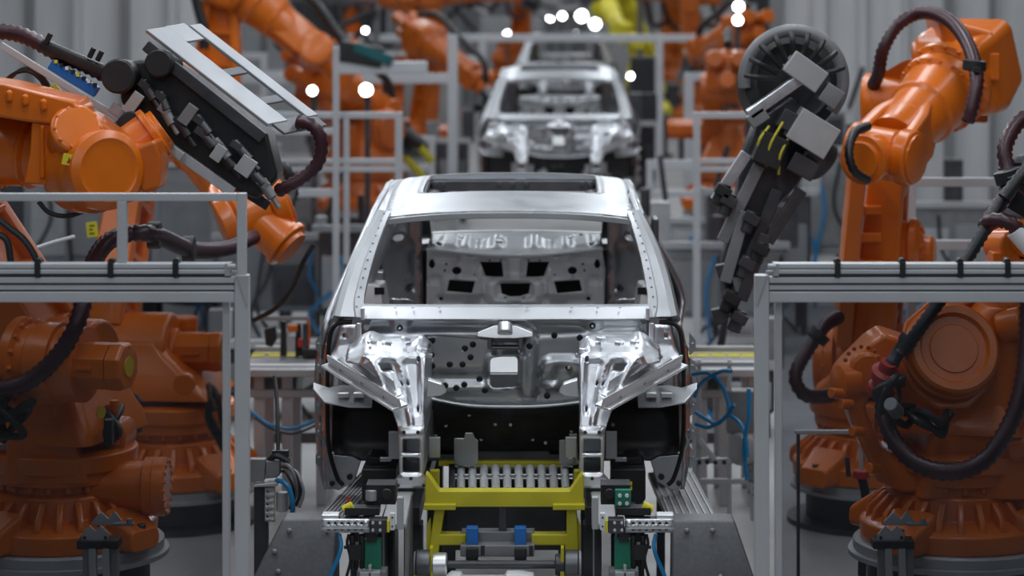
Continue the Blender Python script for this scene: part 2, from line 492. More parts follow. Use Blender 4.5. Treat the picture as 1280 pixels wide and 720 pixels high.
        pieces('tower_bracket', m, alu, tw, bev=.003)
        # diagonal upper brace, a bent channel from the hinge pillar to the rail
        a0 = V((s * .795, 11.90, 1.435)); a1 = V((s * .43, 11.22, 1.348))
        m = MB()
        m.bar(a0, a1, .075, .012, V((0, -.5, .8))); m.bar(a0 + V((0, -.02, .02)), a1 + V((0, -.02, .02)), .010, .05, V((0, -.5, .8)))
        m.bar(a0 + V((s * -.055, .0, .025)), a1 + V((s * .01, .03, .045)), .035, .010, V((0, -.6, .8)))
        m.bar(a0 + V((s * -.10, .03, .045)), a1 + V((s * .03, .06, .085)), .010, .05, V((0, -.6, .8)))
        br = obj('upper_brace', m, alu, root, bev=.004)
        m = MB()
        for t in (.2, .5, .8): 
            p = a0.lerp(a1, t); m.cyl(p + V((0, -.006, .008)), p + V((0, -.012, .014)), .011, n=8)
        obj('brace_holes', m, steeld, br)
        # hinge-post upper plate between cowl and tower
        m = panel([(.665, 1.60), (.745, 1.595), (.772, 1.50), (.80, 1.44), (.78, 1.38), (.72, 1.40), (.70, 1.46), (.655, 1.50)], [circ(.73, 1.55, .012, 8)], lambda u, v: V((s * u, 11.99 - .05 * sm(1.5, 1.4, v) + .01 * noise.noise(V((u * 30, v * 30, 1))), v)), .02)
        obj('pillar_gusset', m, alub, root, solid=.006)
        # fender bracket reaching out at both sides
        pts = [(.60, 1.315, .0), (.74, 1.325, .0), (.80, 1.312, .0), (.872, 1.335, .0), (.865, 1.32, -.08), (.81, 1.265, -.12), (.70, 1.245, -.12), (.60, 1.24, -.10)]
        m = MB().prism([V((s * a, 12.0 + c, b)) for a, b, c in pts], (0, .004, -.008))
        for a in (.66, .73): m.box((s * a, 11.94, 1.288), (.05, .05, .02))
        obj('fender_bracket', m, alu, root, bev=.003)
        # front longitudinal rail and its end bracket with two windows
        m = MB(); m.span((s * .335, 11.62, 1.05), (s * .435, 12.3, 1.20)) if s > 0 else m.span((-.435, 11.62, 1.05), (-.335, 12.3, 1.20))
        rl = obj('front_rail', m, steel, root, bev=.01)
        for xx in (.338, .432): obj('rail_web', MB().span((s * xx - .004, 11.32, 1.05), (s * xx + .004, 11.62, 1.20)), steel, rl)
        for zz in (1.052, 1.20): obj('rail_web', MB().span((s * .385 - .048, 11.32, zz - .004), (s * .385 + .048, 11.62, zz + .004)), steel, rl)
        c = s * .387
        fo = [(-.055, .225), (.055, .225), (.05, .05), (.05, .02), (.075, -.01), (.075, -.035), (-.075, -.035), (-.075, -.01), (-.05, .02), (-.05, .05)]
        if s > 0: fo = [(-a, b) for a, b in fo]
        m = panel(fo, [rrect(0, .145, .036, .032, .006), rrect(0, .065, .036, .034, .008)], lambda u, v: V((c + u, 11.30, 1.03 + v)), .03)
        eb = obj('rail_end_bracket', m, alu, root, solid=.05, off=0)
        m = MB()
        for a, b in ((-.03, .205), (.03, .205), (-.055, -.022), (.055, -.022), (0, .008)): m.cyl((c + a, 11.275, 1.03 + b), (c + a, 11.265, 1.03 + b), .008, n=8)
        pieces('bracket_bolt', m, gunm, eb)
        m = MB(); m.box((c + s * -.09, 11.5, 1.13), (.05, .02, .09)); m.box((c + s * .085, 11.5, 1.14), (.05, .02, .12)); m.box((c + s * .13, 11.6, 1.06), (.05, .03, .02))
        pieces('rail_side_plate', m, steel, root, bev=.003)
        # interior: B pillar, C pillar inner panel, wheelhouse
        lo = []
        for k in range(9):
            t = k / 8; z = lerp(.95, 2.04, t); x = side_x(13.4, z) - .03; w = lerp(.16, .07, t)
            lo.append([V((s * a, b, z)) for a, b in ((x, 13.4 - w), (x - .05, 13.4 - w * .7), (x - .07, 13.4), (x - .05, 13.4 + w * .7), (x, 13.4 + w))])
        obj('centre_pillar', MB().loft(lo), steel, root, ang=45)
        lo = [[V((s * a, b, z)) for a, b in ((.75, 13.34 - w), (xi + .02, 13.30 - w), (xi, 13.34), (xi, 13.44), (.75, 13.46 + w))] for z, xi, w in ((.95, .58, .10), (1.2, .60, .09), (1.42, .62, .08), (1.55, .625, .07), (1.63, .64, .05))]
        pr_ = obj('pillar_reinforcement', MB().loft(lo), bulkm, root, bev=.008)
        obj('reinforcement_slot', MB().box((s * .66, 13.245, 1.60), (.05, .01, .035)), seal, pr_)
        lo = [[V((s * (.735 + dx), 13.9 + .1 * k, z)) for dx, z in ((0, 1.36), (-.05, 1.5), (-.03, 1.7), (.0, 1.9), (.03, 1.9), (.03, 1.36))] for k in range(3)]
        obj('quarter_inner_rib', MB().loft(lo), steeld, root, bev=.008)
        L = [(.60, 1.62, .04, .12, .02, .02, .012), (.57, 1.85, .02, .10, .015, -.02, .012)]
        fo = [(.49, 1.36), (.50, 1.7), (.49, 2.03), (.575, 2.04), (.64, 1.95), (.74, 1.72), (.80, 1.55), (.80, 1.36)]
        m = panel(fo, [circ(.62, 1.78, .03, 10, .018), circ(.56, 1.5, .012, 8)], lambda u, v: V((s * u, 14.22 - .25 * sm(.50, .76, u) - relief(u, v, L), v)), .03)
        obj('rear_pillar_inner', m, steel, root, solid=.006)
        m = MB().sph((s * .70, 14.92, 1.02), .40, (.5, 1, 1), 24)
        obj('rear_wheelhouse', m, steel, root)
        m = MB()
        for dx in (0, .05):
            m.tube([V((s * (.63 - dx), 14.05 - .1 * math.sin(a), 1.36 + .11 * math.sin(a))) + V((s * .10 * math.cos(a), 0, 0)) for a in [PI * k / 8 for k in range(9)]], .008, 6)
        m.box((s * .72, 13.75, 1.62), (.10, .12, .05)); m.box((s * .735, 13.75, 1.50), (.05, .10, .28)); m.box((s * .705, 13.72, 1.45), (.03, .02, .36))
        pieces('belt_anchor', m, steel, root, bev=.006)
        # rear window side frame
        lo = []
        for k in range(9):
            t = k / 8; y = lerp(14.78, 14.36, t); z = lerp(1.745, 2.06, t); x = lerp(.475, .485, t)
            lo.append([V((s * a, b, c_)) for a, b, c_ in ((x, y, z), (x + .10, y, z + .01), (x + .14, y + .05, z - .05), (x, y + .02, z - .04))])
        obj('rear_window_pillar', MB().loft(lo), steel, root)
    # cowl beam
    m = MB(); lo = []
    for k in range(21):
        x = lerp(-.655, .655, k / 20); b = .02 * (1 - (x / .655) ** 2)
        y = 11.98 - b
        lo.append([V((x, y + .035, 1.680)), V((x, y + .024, 1.676)), V((x, y - .012, 1.628)), V((x, y - .004, 1.62)), V((x, y + .10, 1.63)), V((x, y + .10, 1.682))])
    m.loft(lo)
    cw = obj('cowl_beam', m, roofm, root, bev=.003)
    m = MB()
    for s in (-1, 1): m.box((s * .645, 11.955, 1.652), (.018, .02, .055)); m.box((s * .662, 11.96, 1.56), (.022, .02, .10))
    for x in (-.5, -.42, -.3, .1, .3, .42, .52): m.cyl((x, 11.97, 1.676), (x, 11.97, 1.68), .006, n=8)
    pieces('cowl_clip', m, alu, cw, bev=.003)
    m = MB()                                             # centre bracket hanging from the cowl
    m.prism([V((-.125, 11.93, 1.605)), V((-.05, 11.93, 1.635)), V((.05, 11.93, 1.635)), V((.125, 11.93, 1.605)), V((.125, 11.92, 1.588)), V((.05, 11.92, 1.58)), V((-.05, 11.92, 1.58)), V((-.125, 11.92, 1.588))], (0, .08, 0))
    m.cyl((0, 11.945, 1.64), (0, 11.915, 1.60), .035, n=20)
    m.v = [(a, b, c - .034) for a, b, c in m.v]
    cb = obj('cowl_bracket', m, alu, root, bev=.006)
    m = MB(); m.box((-.07, 11.97, 1.54), (.02, .08, .09)); m.box((.07, 11.97, 1.54), (.02, .08, .09)); m.box((0, 11.99, 1.545), (.13, .02, .05)); m.box((0, 11.97, 1.50), (.15, .07, .012))
    obj('bracket_box', m, steeld, cb, bev=.004)
    # dash panel
    def px(a, b): return ((a - 632) / 275, 3.2 - (b + 35) / 275)
    GR = [(524, 429), (540, 427), (581, 437), (591, 432), (588, 448), (578, 457), (539, 445), (540, 459), (562, 457), (556, 484), (570, 487), (580, 483), (599, 477), (606, 490), (693, 421), (725, 424), (738, 427), (662, 434), (684, 498), (711, 461), (776, 425), (499, 412), (741, 409)]
    c1 = px(630, 467)
    L = [(-.33, 1.47, .30, .095, .03, -.030, .02), (.38, 1.46, .24, .10, .03, -.022, .02), (.105, 1.42, .035, .16, .03, -.035, .016), (.26, 1.37, .10, .07, .05, -.022, .012), (0, 1.37, .085, .085, .03, -.016, .012), (-.20, 1.30, .2, .022, .015, -.02, .014),
         (-.48, 1.60, .04, .035, .03, -.014, .012), (.40, 1.60, .04, .035, .03, -.014, .012), (.26, 1.385, .035, .022, .018, .02, .01), (.20, 1.31, .04, .018, .01, -.025, .01), (-.42, 1.40, .05, .03, .02, -.012, .012), (.36, 1.345, .05, .025, .02, .014, .012)]
    def df(u, v): return V((u, 12.07 + relief(u, v, L) + .012 * math.sin(u * 9) * sm(1.5, 1.6, v), v))
    fo = [(-.66, 1.63), (.66, 1.63), (.66, 1.30), (.42, 1.24), (.2, 1.225), (-.2, 1.225), (-.42, 1.26), (-.66, 1.30)]
    dp = obj('dash_panel', panel(fo, [rrect(c1[0], c1[1], .063, .07, .02)], df, .017), steel, root, solid=.004, ang=55)
    m = MB(); m.tube([df(u, v) + V((0, -.004, 0)) for u, v in ((-.65, 1.545), (-.5, 1.535), (-.3, 1.545), (-.12, 1.53), (-.06, 1.52))], .006, 6)
    m.tube([V((a, 12.02, b)) for a, b in ((-.38, 1.27), (-.28, 1.245), (-.14, 1.225), (.1, 1.222), (.24, 1.23), (.36, 1.245))], .009, 8)
    obj('dash_lip', m, steel, dp)
    for a, b in GR:
        u, v = px(a, b); p = df(u, v)
        obj('grommet', MB().lathe(p + V((0, -.002, 0)), -YA, [(.015, 0), (.014, .006), (.008, .008), (.006, .003)], 12), seal, dp)
    m = MB()
    for a, b in ((674, 421), (578, 440), (711, 461), (662, 445), (499, 412), (741, 409), (540, 452)):
        u, v = px(a, b); p = df(u, v); m.cyl(p, p + V((0, -.02, 0)), .006, n=8)
    obj('dash_studs', m, alu, dp)
    m = MB(); m.box((0, 12.5, 1.37), (.20, .03, .04)); m.prism([V((-.12, 12.45, 1.37)), V((.12, 12.45, 1.37)), V((.12, 12.6, 1.47)), V((-.12, 12.6, 1.47))], (0, .01, -.01)); m.prism([V((-.12, 12.45, 1.36)), V((.12, 12.45, 1.36)), V((.12, 12.55, 1.26)), V((-.12, 12.55, 1.26))], (0, .01, .01))
    m.v = [(a, b - .1, c - .042) for a, b, c in m.v]
    obj('tunnel_brace', m, bulkm, root)
    # lower dash and toe board, shade put into the black, with pale studs
    L2 = [(-.2, .5, .10, .25, .05, .02, .03), (.2, .5, .1, .25, .05, .02, .03), (0, .45, .05, .4, .03, -.03, .03)]
    def lf(u, v): return V((u, 12.10 + .35 * v ** 1.5 + relief(u, v, L2), lerp(1.235, .93, v)))
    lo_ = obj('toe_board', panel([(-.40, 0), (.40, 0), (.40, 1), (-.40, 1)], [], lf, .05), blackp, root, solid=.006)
    m = MB()
    for a, b in ((-.28, .45), (-.17, .25), (-.05, .40), (-.12, .72), (.02, .40), (.12, .72), (.18, .78), (.30, .55), (-.33, .62)):
        p = lf(a, b); m.cyl(p + V((0, .004, 0)), p + V((0, -.014, .004)), .008, n=8)
    obj('toe_board_studs', m, greyl, lo_)
    m = MB()
    m.prism([V((-.235, 12.03, 1.05)), V((-.235, 12.03, 1.13)), V((-.19, 12.03, 1.13)), V((-.185, 12.03, 1.155)), V((-.15, 12.03, 1.155)), V((-.14, 12.03, 1.13)), V((-.125, 12.03, 1.12)), V((-.125, 12.03, 1.02)), V((-.15, 12.03, 1.0)), V((-.235, 12.03, 1.01))], (0, .012, 0)); m.v = [(a, b, c - .055) for a, b, c in m.v]; obj('subframe_plate', m, steel, root, bev=.003)
    m = MB()
    m.prism([V((.245, 12.03, 1.02)), V((.245, 12.03, 1.12)), V((.29, 12.03, 1.125)), V((.29, 12.03, 1.15)), V((.325, 12.03, 1.15)), V((.33, 12.03, 1.01)), V((.26, 12.03, 1.0))], (0, .012, 0)); m.cyl((.30, 12.03, 1.03), (.30, 12.01, 1.03), .016, n=10)
    m.v = [(a, b, c - .055) for a, b, c in m.v]
    obj('subframe_plate', m, steel, root, bev=.003)
    # floor, tunnel
    m = MB(); lo = []
    for k in range(13):
        y = lerp(12.42, 16.2, k / 12)
        lo.append([V((x, y, z)) for x, z in ((-.80, .93), (-.2, .93), (-.13, 1.06), (.13, 1.06), (.2, .93), (.80, .93), (.80, .90), (-.80, .90))])
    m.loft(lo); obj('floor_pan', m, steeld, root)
    # rear seat bulkhead, measured in pixels at 232 px per metre
    def bx(a, b): return ((a - 643.3) / 232.4, 3.2 - (b + 35) / 232.4)
    def poly(*pp): return [bx(*q) for q in pp]
    W = []
    for s in (-1, 1):
        m_ = lambda *pp: poly(*[(643.3 + s * (q[0] - 643.3), q[1]) for q in pp])
        W += [m_((600, 328), (627, 328), (629, 346), (607, 346)), m_((562, 349), (594, 351), (590, 366), (559, 363))]
        W += [m_(*[(571 + 6 * math.cos(k), 338 + 5 * math.sin(k)) for k in (0, .8, 1.6, 2.4, 3.2, 4, 4.8, 5.6)]), m_(*[(540 + 4 * math.cos(k), 330 + 6 * math.sin(k)) for k in (0, 1, 2, 3, 4, 5)]), m_(*[(551 + 3 * math.cos(k), 374 + 2.5 * math.sin(k)) for k in (0, 1, 2, 3, 4, 5)])]
    W.append(poly((625, 354), (663, 354), (661, 367), (650, 370), (638, 370), (627, 367)))
    fo = [(-.475, 1.30), (-.46, 1.26), (.46, 1.26), (.475, 1.30), (.49, 1.60), (.47, 1.705), (.25, 1.672), (0, 1.662), (-.25, 1.672), (-.47, 1.705)]
    L3 = []
    for s in (-1, 1):
        for a, b, w, h, r, d, e in ((577, 358, 23, 13, .03, -.022, .008), (616, 337, 19, 14, .02, .016, .008), (575, 374, 30, 5, .02, .01, .01), (571, 338, 9, 8, .03, -.008, .006), (542, 350, 9, 5, .015, .014, .008), (556, 322, 18, 4, .01, .01, .008), (601, 362, 3, 26, .01, -.010, .008), (598, 376, 18, 6, .02, .012, .008), (590, 323, 5, 4, .015, -.01, .006)):
            u, v = bx(643.3 + s * (a - 643.3), b); L3.append((u, v, w / 232.4, h / 232.4, r, d, e))
    u, v = bx(643.3, 363); L3 += [(u, v, .15, .075, .04, -.035, .015), (u, v + .005, .10, .045, .03, .03, .01), (0, 1.47, .04, .03, .02, -.01, .006)]
    def bf(u_, v_):
        e = min(.49 - abs(u_), v_ - 1.265); rim = -.02 * (1 - sm(.004, .022, abs(e - .02)))
        return V((u_, 14.20 + .05 * (1.7 - v_) + 1.7 * relief(u_, v_, L3) + rim, v_))
    bh = obj('rear_bulkhead', panel(fo, W, bf, .0125), bulkm, root, solid=.003, ang=60)
    m = MB()
    for s in (-1, 1):
        for a, b in ((558, 330), (612, 326), (626, 326), (593, 344), (556, 338), (632, 372)):
            q = bx(643.3 + s * (a - 643.3), b); p = bf(*q); m.cyl(p, p + V((0, -.006, 0)), .007, n=8)
    pieces('bulkhead_hole', m, steeld, bh)
    # parcel shelf, a horizontal stamped panel behind the bulkhead
    L4 = []
    SH = []
    for s in (-1, 1):
        for a, b, w, h, d in ((.10, .55, .03, .22, .018), (.27, .5, .028, .2, .016), (.20, .5, .028, .2, -.016), (.36, .55, .05, .28, .016), (.44, .35, .025, .12, .014)):
            L4.append((s * a, b, w, h, .02, d, .01))
        SH += [circ(s * .31, .62, .018, 10, .06), circ(s * .42, .3, .014, 8, .06)]
    SH += [rrect(-.09, .5, .018, .10, .01), circ(.36, .75, .014, 8, .05)]
    def pf(u_, v_):
        hw = .475
        y0 = 14.21 + .07 * (1 - (u_ / .47) ** 2) * 0; y = lerp(14.21, 14.76, v_)
        z0 = 1.666 + .036 * (abs(u_) / .47) ** 1.6
        return V((u_, y, lerp(z0, 1.748 - .012 * (u_ / .47) ** 2, v_) + relief(u_, v_, L4)))
    ps = obj('parcel_shelf', panel([(-.475, 0), (.475, 0), (.475, 1), (-.475, 1)], SH, pf, .02), steelm, root, solid=.003, ang=60)
    m = MB().tube([pf(u_, 1.0) + V((0, .01, .004)) for u_ in (-.475, -.3, -.1, .1, .3, .475)], .007, 8)
    obj('shelf_edge', m, alu, ps)
    m = MB().tube([pf(u_, 0) + V((0, -.008, .004)) for u_ in (-.475, -.3, -.1, .1, .3, .475)], .010, 8)
    obj('shelf_edge', m, bulkm, ps)
    m = MB(); m.span((-.78, 16.34, .95), (.78, 16.38, 1.55)); obj('tail_panel', m, steel, root, bev=.01)
    lo = [[V((x, lerp(14.82, 16.36, k / 6), lerp(1.69, 1.565, k / 6) - .03 * (x / .78) ** 2 + t)) for x, t in ((-.74, 0), (-.4, 0), (0, 0), (.4, 0), (.74, 0), (.74, -.02), (0, -.02), (-.74, -.02))] for k in range(7)]
    obj('boot_shade_cover', MB().loft(lo), steel, root)  # added unseen cover that keeps light out of the boot
    obj('boot_dark_sheet', MB().span((-.54, 14.62, .96), (.54, 14.64, 1.66)), blackp, root)  # black sheet added so the bulkhead holes look dark
    return root

car1 = build_car('silver bare metal car body in sharp focus, resting on the yellow carrier in front')
for dy, dx, lab in ((16.2, .21, 'blurred silver car body behind the front one, roof and windscreen opening fully visible'),
                    (32.4, .29, 'farthest blurred silver car body, mostly hidden behind the roof of the second one')):
    c = copy_tree(car1, (dx, dy, 0)); c['label'] = lab
# ------------------------------------------------------------------ industrial robots
def rect_loop(c, x, y, w, h, r=.03, n=3):
    return [V(c) + x * a + y * b for a, b in rrect(0, 0, w / 2, h / 2, r, n)]

def robot_motor(name, p, ax, L, r, parent, paint, detail=True):
    """An eight-sided servo motor with its round mounting flange and end cap."""
    m = MB(); ax = V(ax).normalized()
    m.lathe(p, ax, [(r * 1.12, 0), (r * 1.12, .03), (r * .95, .034)], 20)
    m.lathe(V(p) + ax * .03, ax, [(r, 0), (r, L - .10), (r * 1.03, L - .095), (r * 1.03, L - .05), (r * .93, L - .03)], 8, ph=PI / 8)
    o = obj(name, m, paint, parent, bev=.006)
    if detail:
        m = MB().lathe(V(p) + ax * (L + .0), ax, [(r * .42, 0), (r * .42, .004)], 16)
        obj('motor_label', m, woodm, o)
        x, y, z = basis(ax)
        for k in (-1, 1): obj('motor_fin', MB().bar(V(p) + ax * .08 + x * (r * .97) * k, V(p) + ax * (L - .12) + x * (r * .97) * k, .02, .012, y), paint, o)
    return o

def robot(label, base, J2, a2, J3, E, W, a5, T, paint=None, k=1.0, kb=None, detail=True, off=0.0, hoses=(), motors=True, cover=True, wm=True, mL=.42, group='orange industrial robots', foot_yaw=0.0, lower=True):
    paint = paint or orange
    base = V(base); J2 = V(J2); J3 = V(J3); E = V(E); W = V(W); a2 = V(a2).normalized(); a5 = V(a5).normalized(); T = V(T).normalized()
    root = thing('industrial_robot', label, 'robot', base, group)
    z0 = base
    n = 40 if detail else 20
    kb = kb or k
    # foot casting with radial ribs, feet and a connector drum
    m = MB().lathe(z0, ZA, [(.47 * kb, 0), (.475 * kb, .09 * kb), (.43 * kb, .12 * kb), (.36 * kb, .145 * kb), (.335 * kb, .25 * kb), (.29 * kb, .27 * kb)], n)
    nr = 26 if detail else 12
    for i in range(nr):
        a = 2 * PI * i / nr; d = V((math.cos(a), math.sin(a), 0))
        m.prism([z0 + d * (.33 * kb) + ZA * (.12 * kb), z0 + d * (.45 * kb) + ZA * (.10 * kb), z0 + d * (.435 * kb) + ZA * (.165 * kb), z0 + d * (.36 * kb) + ZA * (.235 * kb), z0 + d * (.33 * kb) + ZA * (.235 * kb)], V((-d.y, d.x, 0)) * (.035 * kb))
    for i in range(4):
        a = foot_yaw + PI / 4 + i * PI / 2; d = V((math.cos(a), math.sin(a), 0)); e = V((-d.y, d.x, 0))
        m.loft([rect_loop(z0 + d * (.40 * kb) + ZA * (.10 * kb), e, ZA, .26 * kb, .20 * kb), rect_loop(z0 + d * (.56 * kb) + ZA * (.05 * kb), e, ZA, .20 * kb, .10 * kb)])
    bp = obj('base', m, paint, root, bev=.008 if detail else .0)
    if detail:
        m = MB()
        for i in range(4):
            a = foot_yaw + PI / 4 + i * PI / 2; d = V((math.cos(a), math.sin(a), 0))
            m.cyl(z0 + d * (.53 * kb) + ZA * (.09 * kb), z0 + d * (.53 * kb) + ZA * (.125 * kb), .022, n=6)
        obj('foot_bolts', m, gunm, bp)
    m = MB().lathe(z0, ZA, [(.30 * kb, .26 * kb), (.30 * kb, .30 * kb), (.345 * kb, .305 * kb), (.345 * kb, .36 * kb), (.37 * kb, .37 * kb), (.38 * kb, .45 * kb), (.34 * kb, .47 * kb)], n)
    if detail: m.bolts(z0 + ZA * (.305 * kb), -ZA, .325 * kb, .014, .03, 22)
    # yoke up to the shoulder axis
    y = ZA.cross(a2).normalized()
    top = J2 - z0; h = top.z
    lo = []
    for t in (0, .2, .45, .7, .88, 1.0):
        c = z0 + ZA * (.45 * k) + (J2 + ZA * .10 * k - z0 - ZA * (.45 * k)) * t
        w = lerp(.62, .38, sm(0, 1, t)) * k; d = lerp(.56, .30, sm(0, .8, t)) * k
        if t == 1.0: w *= .6; 
        lo.append(rect_loop(c, y, a2, w, d, .05 * k, 4))
    m.loft(lo)
    m.cyl(J2 - a2 * (.19 * k), J2 + a2 * (.19 * k), .20 * k, n=28, b=.015)
    tr = obj('turret', m, paint, root, bev=.008 if detail else 0)
    if cover:
        m = MB().lathe(J2 - a2 * (.19 * k), -a2, [(.20 * k, 0), (.215 * k, .01), (.215 * k, .05 * k), (.19 * k, .065 * k), (.19 * k, .10 * k), (.165 * k, .115 * k), (.155 * k, .10 * k)], 32)
        if detail: m.bolts(J2 - a2 * (.24 * k), -a2, .203 * k, .012, .014, 16)
        obj('gear_cover', m, paint, root, ang=30)
    if motors:
        robot_motor('shoulder_motor', J2 + a2 * (.19 * k), a2, mL * k, .105 * k, root, paint, detail)
        robot_motor('turntable_motor', z0 + y * (.20 * k) + ZA * (.48 * k), ZA, .34 * k, .09 * k, root, paint, False)
    # lower arm, a ribbed casting with open pockets
    if lower:
        ax = (J3 - J2); Ln = ax.length; u = ax.normalized(); side = a2.cross(u).normalized()
        o2 = J2 + a2 * off
        m = MB()
        m.loft([rect_loop(o2 + u * t * Ln, side, a2, w * k, th * k, .03 * k) for t, w, th in ((-.06, .20, .14), (0, .36, .16), (.12, .40, .15), (.3, .36, .10), (.6, .31, .09), (.85, .27, .10), (1.0, .25, .13), (1.07, .16, .12))])
        for sg in (-1, 1):
            m.loft([rect_loop(o2 + u * t * Ln + side * (sg * x * k) , side, a2, .075 * k, th * k, .015 * k) for t, x, th in ((.08, .155, .22), (.35, .145, .21), (.65, .125, .19), (.92, .10, .18))])
        for t in (.18, .42, .66, .88): m.bar(o2 + u * t * Ln - side * (.12 * k), o2 + u * t * Ln + side * (.12 * k), .035 * k, .19 * k, a2)
        m.cyl(o2 - a2 * (.11 * k), o2 + a2 * (.11 * k), .205 * k, n=28, b=.012)
        m.cyl(J3 + a2 * (off - .11 * k), J3 + a2 * (off + .11 * k), .155 * k, n=24, b=.012)
        la = obj('lower_arm', m, paint, root, bev=.007 if detail else 0)
        if detail:
            m = MB(); m.bolts(J3 + a2 * (off - .11 * k), -a2, .115 * k, .012, .012, 12); m.bolts(o2 - a2 * (.11 * k), -a2, .16 * k, .012, .012, 14)
            obj('arm_bolts', m, oranged, la)
    # upper arm housing, motors, forearm, wrist
    u = (W - E).normalized(); Lf = (W - E).length
    x, y, z = basis(u)                                    # x sideways, y up, z along the arm
    m = MB()
    m.loft([rect_loop(E + u * (t * k) + y * (dy * k), x, y, w * k, h_ * k, .06 * k, 4) for t, w, h_, dy in ((-.30, .30, .30, -.02), (-.26, .40, .38, -.02), (-.05, .44, .44, -.02), (.06, .42, .42, 0), (.12, .36, .36, 0))])
    m.loft([rect_loop(E.lerp(J3, .35) , a5, y, .34 * k, .26 * k, .05 * k), rect_loop(J3, a5, y, .30 * k, .24 * k, .05 * k)]) if (E - J3).length > .12 else None
    m.cyl(J3 - a2 * (.16 * k), J3 + a2 * (.16 * k), .15 * k, n=24)
    m.lathe(E + u * (.08 * k), u, [(.215 * k, 0), (.225 * k, .03 * k), (.225 * k, .06 * k), (.20 * k, .075 * k), (.20 * k, .10 * k)], 32)
    if detail: m.bolts(E + u * (.14 * k), u, .212 * k, .013, .016, 18)
    obj('upper_arm', m, paint, root, bev=.010 if detail else 0)
    m = MB().lathe(E + u * (.16 * k), u, [(.20 * k, 0), (.20 * k, .05 * k), (.21 * k, .055 * k), (.21 * k, .09 * k), (.185 * k, .11 * k), (.165 * k, .30 * Lf), (.172 * k, .31 * Lf), (.172 * k, .33 * Lf), (.155 * k, .35 * Lf), (.135 * k, max(.4, Lf - .33 * k)), (.14 * k, Lf - .27 * k)], 32)
    if detail: m.bolts(E + u * (.25 * k), u, .198 * k, .012, .016, 20)
    fa = obj('forearm', m, paint, root, ang=30)
    for i, (dx, dy) in enumerate(((-.12, .08), (.12, .08), (0, -.12)) if wm else ()):
        robot_motor('wrist_motor', E - u * (.29 * k) + x * (dx * k) + y * (dy * k), -u, .30 * k, .085 * k, root, paint, False)
    # wrist fork along a5
    m = MB()
    b5 = a5 - u * a5.dot(u); b5.normalize(); c5 = b5.cross(u)
    for sg in (-1, 1):
        m.loft([rect_loop(W - u * (t * k) + b5 * (sg * d * k), b5, c5, .07 * k, h_ * k, .02 * k) for t, d, h_ in ((.34, .07, .24), (.22, .11, .25), (.02, .125, .24))])
        m.cyl(W + b5 * (sg * .085 * k), W + b5 * (sg * .165 * k), .135 * k, n=28, b=.012)
    m.cyl(W - u * (.36 * k), W - u * (.24 * k), .145 * k, n=24)
    wf = obj('wrist_fork', m, paint, root, bev=.006 if detail else 0)
    m = MB().lathe(W + b5 * (.165 * k), b5, [(.118 * k, 0), (.118 * k, .012 * k), (.105 * k, .016 * k)], 28)
    obj('wrist_cover', m, paint, wf)
    m = MB(); m.cyl(W - b5 * (.085 * k), W + b5 * (.085 * k), .125 * k, n=28); m.cyl(W, W + T * (.22 * k), .105 * k, n=28); m.lathe(W + T * (.20 * k), T, [(.12 * k, 0), (.12 * k, .03 * k), (.09 * k, .035 * k), (.09 * k, .06 * k)], 28)
    obj('wrist', m, paint, root, bev=.005 if detail else 0)
    for nm, pts, r, mt in hoses:
        obj(nm, MB().tube(pts, r, 12 if detail else 8, .018 if detail and r > .025 else 0, 10), mt, root, ang=70)
    return root

def hose_clamp(p, ax, r, parent):
    x, y, z = basis(V(ax)); p = V(p)
    m = MB().lathe(p - z * .03, z, [(r, 0), (r + .018, .004), (r + .018, .056), (r, .06)], 16)
    m.bar(p + x * (r + .01) - z * .02, p + x * (r + .06) - z * .02, .04, .03, z)
    m.bar(p - x * (r + .01) + z * .01, p - x * (r + .045) + z * .01, .035, .03, z)
    obj('hose_clamp', m, blackm, parent, bev=.003)

def pedestal(label, c, r, h, cut=0):
    c = V(c); root = thing('robot_pedestal', label, 'pedestal', (c.x, c.y, 0), 'steel pedestals under the robots')
    obj('column', MB().lathe((c.x, c.y, 0), ZA, [(r * 1.1, 0), (r * 1.1, .03), (r * .86, .035), (r * .86, h - .07)], 40), gunm, root, ang=30)
    obj('top_plate', MB().lathe((c.x, c.y, h - .07), ZA, [(r * .95, 0), (r * 1.05, .0), (r * 1.05, .02), (r, .022), (r, .062), (r - .01, .07)], 48), greyl, root, ang=30)
    return root

# --- front robot at the right: only its foot, turret and hoses are inside the fence panel
pr = A(1194, 671, 289); pl = A(77, 671, 289)
pedestal('round steel pedestal under the right front robot, disc edge behind clear panel', (pr.x, pr.y, 0), .44, pr.z)
pedestal('round steel pedestal under the left front robot, with a bracket in front', (pl.x, pl.y, 0), .44, pl.z)
J = A(1168, 470, 289)
rfr = robot('orange robot at right with a big round gear cover and looping maroon hose', pr, J, (.25, .95, -.10), A(1440, 210, 280), A(1480, 180, 275), A(1640, 100, 262), (0, 1, 0), (0, 0, -1), k=1.02, kb=.87, foot_yaw=.12, cover=False, motors=False)
# big gear cover facing the camera, tilted up
ax = V((.10, -.88, .34)).normalized(); c = A(1187, 441, 297)
m = MB().lathe(c, -ax, [(.10, -.082), (.105, -.076), (.138, -.076), (.145, -.092), (.15, -.10), (.178, -.10), (.19, -.088), (.195, -.06), (.195, -.045), (.204, -.04), (.204, -.01), (.20, 0), (.20, .30)], 56)
gc = obj('gear_cover', m, orange, rfr, ang=28)
m = MB()
x_, y_, z_ = basis(ax)
m.prism([c - ax * .02 + x_ * (.215 * math.cos(a)) + y_ * (.24 * math.sin(a)) for a in [2 * PI * i / 10 for i in range(10)]], -ax * .035)
obj('cover_flange', m, orange, gc, bev=.008)
